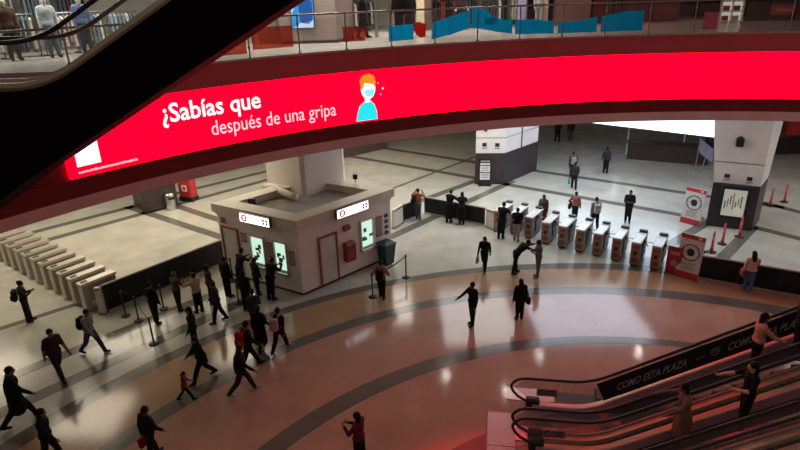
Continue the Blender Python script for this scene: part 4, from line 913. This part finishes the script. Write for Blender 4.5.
def worn(kind, label, x, y, heading, col, h=1.66, z=0., side=0):
    """a bag worn or held by the person standing at x, y"""
    a = R(heading); fwd = Vector((math.cos(a), math.sin(a), 0)); lf = Vector((-fwd.y, fwd.x, 0)); M = pm(col, .8, 'bag'); s = h/1.7
    if kind == 'backpack':
        q = Vector((x, y, z))-fwd*.235*s; t = thing('backpack', label, 'backpack', (q.x, q.y, q.z+.95*s), a)
        MB().bev(-.09, .075, -.15, .15, 0, .46*s, .05).build('main_pocket', M, t); MB().bev(-.14, -.09, -.11, .11, .04, .24*s, .02).build('front_pocket', M, t)
        for k in (-1, 1): MB().tube([(.07, k*.1, .42*s), (.17*s, k*.11, .5*s), (.33*s, k*.12, .42*s), (.36*s, k*.13, .2*s), (.12, k*.16, .06)], .018, 5).build('strap', M, t)
    elif kind == 'shoulder':
        q = Vector((x, y, z))+lf*side*.27*s; t = thing('shoulder_bag', label, 'bag', (q.x, q.y, q.z+.68*s), a)
        MB().bev(-.18, .18, -.07, .07, 0, .28*s, .04).build('pouch', M, t); MB().tube([(-.16,0,.27*s),(-.04,-side*.08,.72*s),(.04,-side*.08,.72*s),(.16,0,.27*s)], .012, 5).build('strap', M, t); MB().bev(-.1,.1,side*.07-.01,side*.07+.01,.05,.18*s,.005).build('flap', M, t)
    else:
        q = Vector((x, y, z))+lf*side*.30*s+fwd*.02; t = thing('carrier_bag', label, 'bag', (q.x, q.y, q.z+.33*s), a)
        MB().prism([(-.13,-.05),(.13,-.05),(.13,.05),(-.13,.05)], 0, .3*s, top=[(-.16,-.03),(.16,-.03),(.16,.03),(-.16,.03)]).build('sack', M, t); MB().tube([(-.1,0,.28*s),(-.04,0,.42*s),(.04,0,.42*s),(.1,0,.28*s)], .01, 5).build('handle', M, t)
# --- left foreground
person('person in a bulky black coat striding past the floor bands', -10.75,13.15, 40, 1.9,'walk','0f0f11','121214',bulky=1.3,coat=1)
person('person in black walking behind the one in the bulky coat', -9.01,11.56, 20, 1.72,'stroll','0d0d0f','101012',bulky=1,hairs='hood',hair='0d0d0f')
person('person in a dark jacket holding a red bag near the dark floor arcs', -6.46,11.59, 60, 1.66,'stroll','17181c','14151a',bulky=.8)
worn('carrier','small red bag held by the person in the dark jacket', -6.46,11.59,60,'7c1d1b',side=1)
person('person in a brown purple shirt walking with arms down', -10.75,15.2, -35, 1.84,'walk2','3a2a30','22232b',bulky=.5,sleeve='skin')
person('person in grey sleeves and jeans striding with a black backpack', -10.33,16.5, -10, 1.74,'walk','85878a','3a4458',bulky=.6); worn('backpack','black backpack on the striding person in grey sleeves', -10.33,16.5,-10,'0e0e10')
person('person looking at a phone in front of the steel turnstiles', -13.77,18.69, 25, 1.66,'phone','18181b','1a1c22',hairs='bun'); worn('backpack','dark backpack on the person looking at a phone by the turnstiles', -13.77,18.69,25,'23221f')
person('woman with long dark hair and a red top alone near the escalators', -1.15,11.15, 150, 1.66,'hold','6a1c1e','101012',hairs='long',sleeve='161418',bulky=.5)
# --- queue at the kiosk
person('person in dark clothes standing between the belt posts', -8.91,18.25, 70, 1.68,'stand2','131316','15151a',cap='111113')
person('person in a grey brown jacket waiting along the long barrier', -8.38,19.15, 60, 1.62,'hold','4e483f','24221f',hair='5a4a3a')
person('person in a cream jacket waiting along the long barrier', -7.57,18.96, 150, 1.66,'arms_up','b5a084','1a1a1e',bulky=.9)
person('person in a maroon brown jacket in the kiosk queue', -7.29,19.6, 30, 1.66,'stand2','4a3028','191719',hairs='long')
person('person in black at the head of the queue by the barrier end', -6.8,20.13, 60, 1.72,'stand','0e0e10','0f0f12',bulky=1)
person('person in a slate jacket stepping along the queue', -6.63,18.27, 200, 1.66,'stroll','2b2f36','101014',bulky=.8)
person('person in a black top waiting on the outer side of the queue', -6.88,16.39, 200, 1.7,'stand2','0c0c0e','0e0e10',bulky=.9,hairs='long')
person('woman in black walking beside the child in pink', -6.18,14.86, 215, 1.66,'walk','101013','0e0e11',hairs='long',bulky=.5)
person('small child in a pink jacket walking', -6.39,13.92, 20, 1.02,'walk2','7a2a3c','1c1a20',hairs='tail',bulky=.9)
person('tall person in black with a red bag on the back', -4.87,15.36, 30, 1.8,'walk','0d0d0f','101013',bulky=1.1); worn('backpack','bright red bag on the tall person in black', -4.87,15.36,60,'a3141a',h=1.8)
person('person in a dark coat with white shoes striding', -4.78,14.17, 20, 1.74,'walk','17171a','2a2528',shoes='b5a79e',coat=0,bulky=1.1,hairs='hood',hair='151518'); worn('shoulder','round black bag of the person with white shoes', -4.78,14.17,20,'0c0c0e',side=1)
person('woman in a long black coat in the middle of the crowd', -4.71,16.4, 70, 1.68,'stroll','0b0b0d','0e0e10',coat=2,bulky=.6,hairs='long')
person('person in black with white shoes wearing a pale pink backpack', -4.06,16.31, 70, 1.66,'walk2','111114','131317',shoes='b9afa8',bulky=.8); worn('backpack','pale pink backpack in the crowd by the kiosk', -4.06,16.31,70,'b98f92')
person('person standing close to the left sales window', -6.45,20.82, 55, 1.7,'lean','22262e','15171c',bulky=.7)
person('broad person in black at the right sales window', -5.02,19.8, 60, 1.72,'lean','0c0c0e','0f0f12',bulky=1.2)
person('person with brown hair between the two sales windows', -5.66,20.2, 50, 1.62,'stand2','2b2622','17161a',hairs='long',hair='3a2a20')
person('person in black in the line before the sales windows', -5.8,19.0, 70, 1.66,'stand','0d0d10','111116',hairs='bob')
person('person in a grey top looking at a lit phone in the crowd', -5.12,17.52, 100, 1.66,'phone','34363b','15161b')
t = thing('phone', 'phone with a glowing screen in the crowd by the kiosk', 'phone', (-5.16, 17.86, 1.2), R(100)); MB().bev(-.04,.04,-.008,.008,0,.15,.004).build('case', BLACK, t); MB().box(-.035,.035,-.012,-.008,.01,.14).build('screen', emis('phone_screen', (.8,.9,1), 3), t)
person('man in an orange brown top beside the belt post near the kiosk bin', -.77,19.63, 75, 1.62,'hips2','b07a58','17171a',bulky=.5); worn('backpack','dark backpack on the man in the orange brown top', -.77,19.63,75,'1d1a18',h=1.62)
# --- middle of the floor
person('man in black throwing out one arm on the tan floor ring', 2.43,17.58, 215, 1.68,'reach','101013','141419',bulky=.6)
person('woman in black with a black shoulder bag on the dark floor arc', 4.14,17.82, 100, 1.62,'stand','0e0e11','141418',hairs='long',shoes='7d5a50'); worn('shoulder','black shoulder bag of the woman standing on the arc', 4.14,17.82,100,'0d0d0f',side=-1)
person('woman in black with a pale bag walking away from the turnstiles', 3.48,21.86, 250, 1.6,'walk','141416','111114',hairs='long'); worn('carrier','pale bag of the walking woman in black', 3.48,21.86,250,'8f8a84',side=-1)
person('person in black bending over towards another in grey', 4.7,21.45, 12, 1.7,'bend','0d0d0f','111113',bulky=1)
person('person in grey clothes talking to the one bending over', 5.55,21.12, 190, 1.62,'phone','575a60','6a6c74',shoes='8a8786',hairs='bob')
person('tall person in black pressing through the first orange turnstile', 4.75,25.1, 60, 1.78,'lean','101013','18181b',bulky=.8); worn('carrier','pale bag at the side of the person in the turnstile', 4.75,25.1,60,'8d8983',side=1)
person('person in a black jacket and pale trousers at the turnstiles', 5.4,24.75, 70, 1.64,'hold','0e0e11','8f8578',bulky=.9)
person('woman with brown hair and a red skirt behind the turnstile row', 7.05,26.6, 240, 1.6,'stand','5b4a42','7a231e',hairs='long',hair='3a221a',skirt=1)
person('woman in a peach top with a hand on her hip and a dark bag', 8.75,27.0, 60, 1.56,'hips','a06a5e','1a1a1f',hairs='bun',sleeve='skin'); worn('shoulder','dark handbag beside the woman in the peach top', 8.75,27.0,60,'1b1719',side=1)
person('person in pale grey carrying a white backpack past the turnstiles', 9.4,25.89, 85, 1.66,'stroll','8a8583','1c1d24'); worn('backpack','white backpack on the person walking past the turnstiles', 9.4,25.89,85,'b3aca6')
person('guard in black uniform standing with feet apart behind the turnstiles', 11.29,26.66, 250, 1.68,'hold','15161b','15161b',bulky=1,sleeve='15161b')
person('person in a dark jacket with a teal bag walking up the hall', 10.18,32.04, 80, 1.62,'stroll','2a2622','17171b',bulky=.9); worn('carrier','teal bag of the person walking up the hall', 10.18,32.04,80,'1f8f8a',side=1)
person('person with a pale backpack far up the hall', 10.69,34.15, 80, 1.66,'stroll','33353c','15161c',vox=.03); worn('backpack','pale backpack far up the hall', 10.69,34.15,80,'8e8c90')
person('person in grey standing alone under the video wall', 12.98,34.88, 80, 1.66,'stand2','2f3136','15161c',vox=.03)
person('distant person in dark red near the end of the hall', 12.15,43.22, 90, 1.68,'stroll','3a1c22','141217',vox=.03)
person('distant person in maroon with pale legs near the end of the hall', 13.15,43.26, 90, 1.64,'stand2','45262c','5b4a50',vox=.03)
person('person in an orange top leaning at the short black barrier', .95,27.85, 70, 1.68,'arms_up','9a5f45','4a4a55',hair='1a120e'); worn('backpack','dark purple backpack on the person in the orange top', .95,27.85,10,'1d1a22')
person('person in a long black coat at the black barrier, left of the pair', 2.5,27.35, 60, 1.7,'lean','0b0b0d','0d0d0f',coat=2,bulky=.9)
person('person in a long black coat at the black barrier, right of the pair', 3.1,27.05, 80, 1.66,'lean','0c0c0e','0d0d0f',coat=2,bulky=.6,hairs='bob')
person('woman in a pale patterned top and blue jeans at the right barrier', 13.1,19.35, 75, 1.68,'phone1','d8b0a0','5a6a92',shoes='93807a',hairs='long',bulky=.6); worn('shoulder','reddish bag of the woman in blue jeans', 13.1,19.35,75,'8a4a42',side=1)
# --- escalator riders
def rider(label, k, tpos, off, heading, **kw):
    q = EO-EN*(1.62*k+off)+ED*tpos; i = math.floor((tpos-1.2)/.4); xs = 1.2+.4*i
    zs = 0 if xs < 2.1 else round((xs-2.1+.2)*TAN30/.231)*.231
    return person(label, q.x, q.y, heading, z=zs+.005, **kw), (q.x, q.y, zs)
rider('woman in a long dark coat gripping the escalator handrail', 1, 3.78, .5, 172, h=1.76, pose='rails', top='7a5a4a', pants='1a1214', coat=2, hairs='long', sleeve='6b4a40', bulky=.4)
rider('woman in a dark vest with bare arms holding the escalator handrail', 1, 4.98, .55, 172, h=1.76, pose='rail', top='0e0c10', pants='1a1517', hairs='long', sleeve='skin', skin='cf9d8c', bulky=.4)
rider('person in a pale pink top seen over the lettered banner', 0, 5.7, .62, -10, h=1.64, pose='rail', top='c88a74', pants='141216', coat=0, hairs='long')
rider('person in dark clothes farther up the lettered escalator', 0, 6.55, .62, -10, h=1.7, pose='stand2', top='131318', pants='121216', bulky=1)
# --- upper floor people and mannequins
person('person in a black dress passing the upper clothes shop', *pol(113.2,25,0)[:2], 20, 1.66,'stroll','141214','141214',skirt=1,hairs='long',z=UF,vox=.03)
person('person in dark trousers looking into the upper clothes shop', *pol(110.1,24.6,0)[:2], 100, 1.72,'stand2','1a1416','161318',bulky=.8,z=UF,vox=.03)
person('person in a grey coat beside the one in dark trousers upstairs', *pol(108.9,24.8,0)[:2], 100, 1.66,'stand','37333a','1a1519',coat=1,z=UF,vox=.03)
MAN = [(140.6,26.9,'8fa3b6','3a4252'),(138.5,26.9,'4a382e','2c2620'),(136.2,26.8,'a8b2ba','5a6470'),(134.0,26.9,'5b6c8f','2f3440'),(102,27.4,'2a1f22','1a1518'),(95.0,26.4,'9a9a98','8e8c88')]
ML = ['mannequin in a pale blue jacket in the left upper shop','mannequin in a brown jacket in the left upper shop','mannequin in pale grey clothes in the left upper shop','mannequin in blue clothes in the left upper shop','mannequin in dark clothes behind the cyan film','mannequin in pale clothes beside the lavender post']
for (a, r, tp, pn), lb in zip(MAN, ML): person(lb, *pol(a, r, 0)[:2], a+180, 1.78,'stand2',tp,pn,skin='b8b0a6',hairs=None,z=UF,name='mannequin',cat='mannequin',vox=.03)
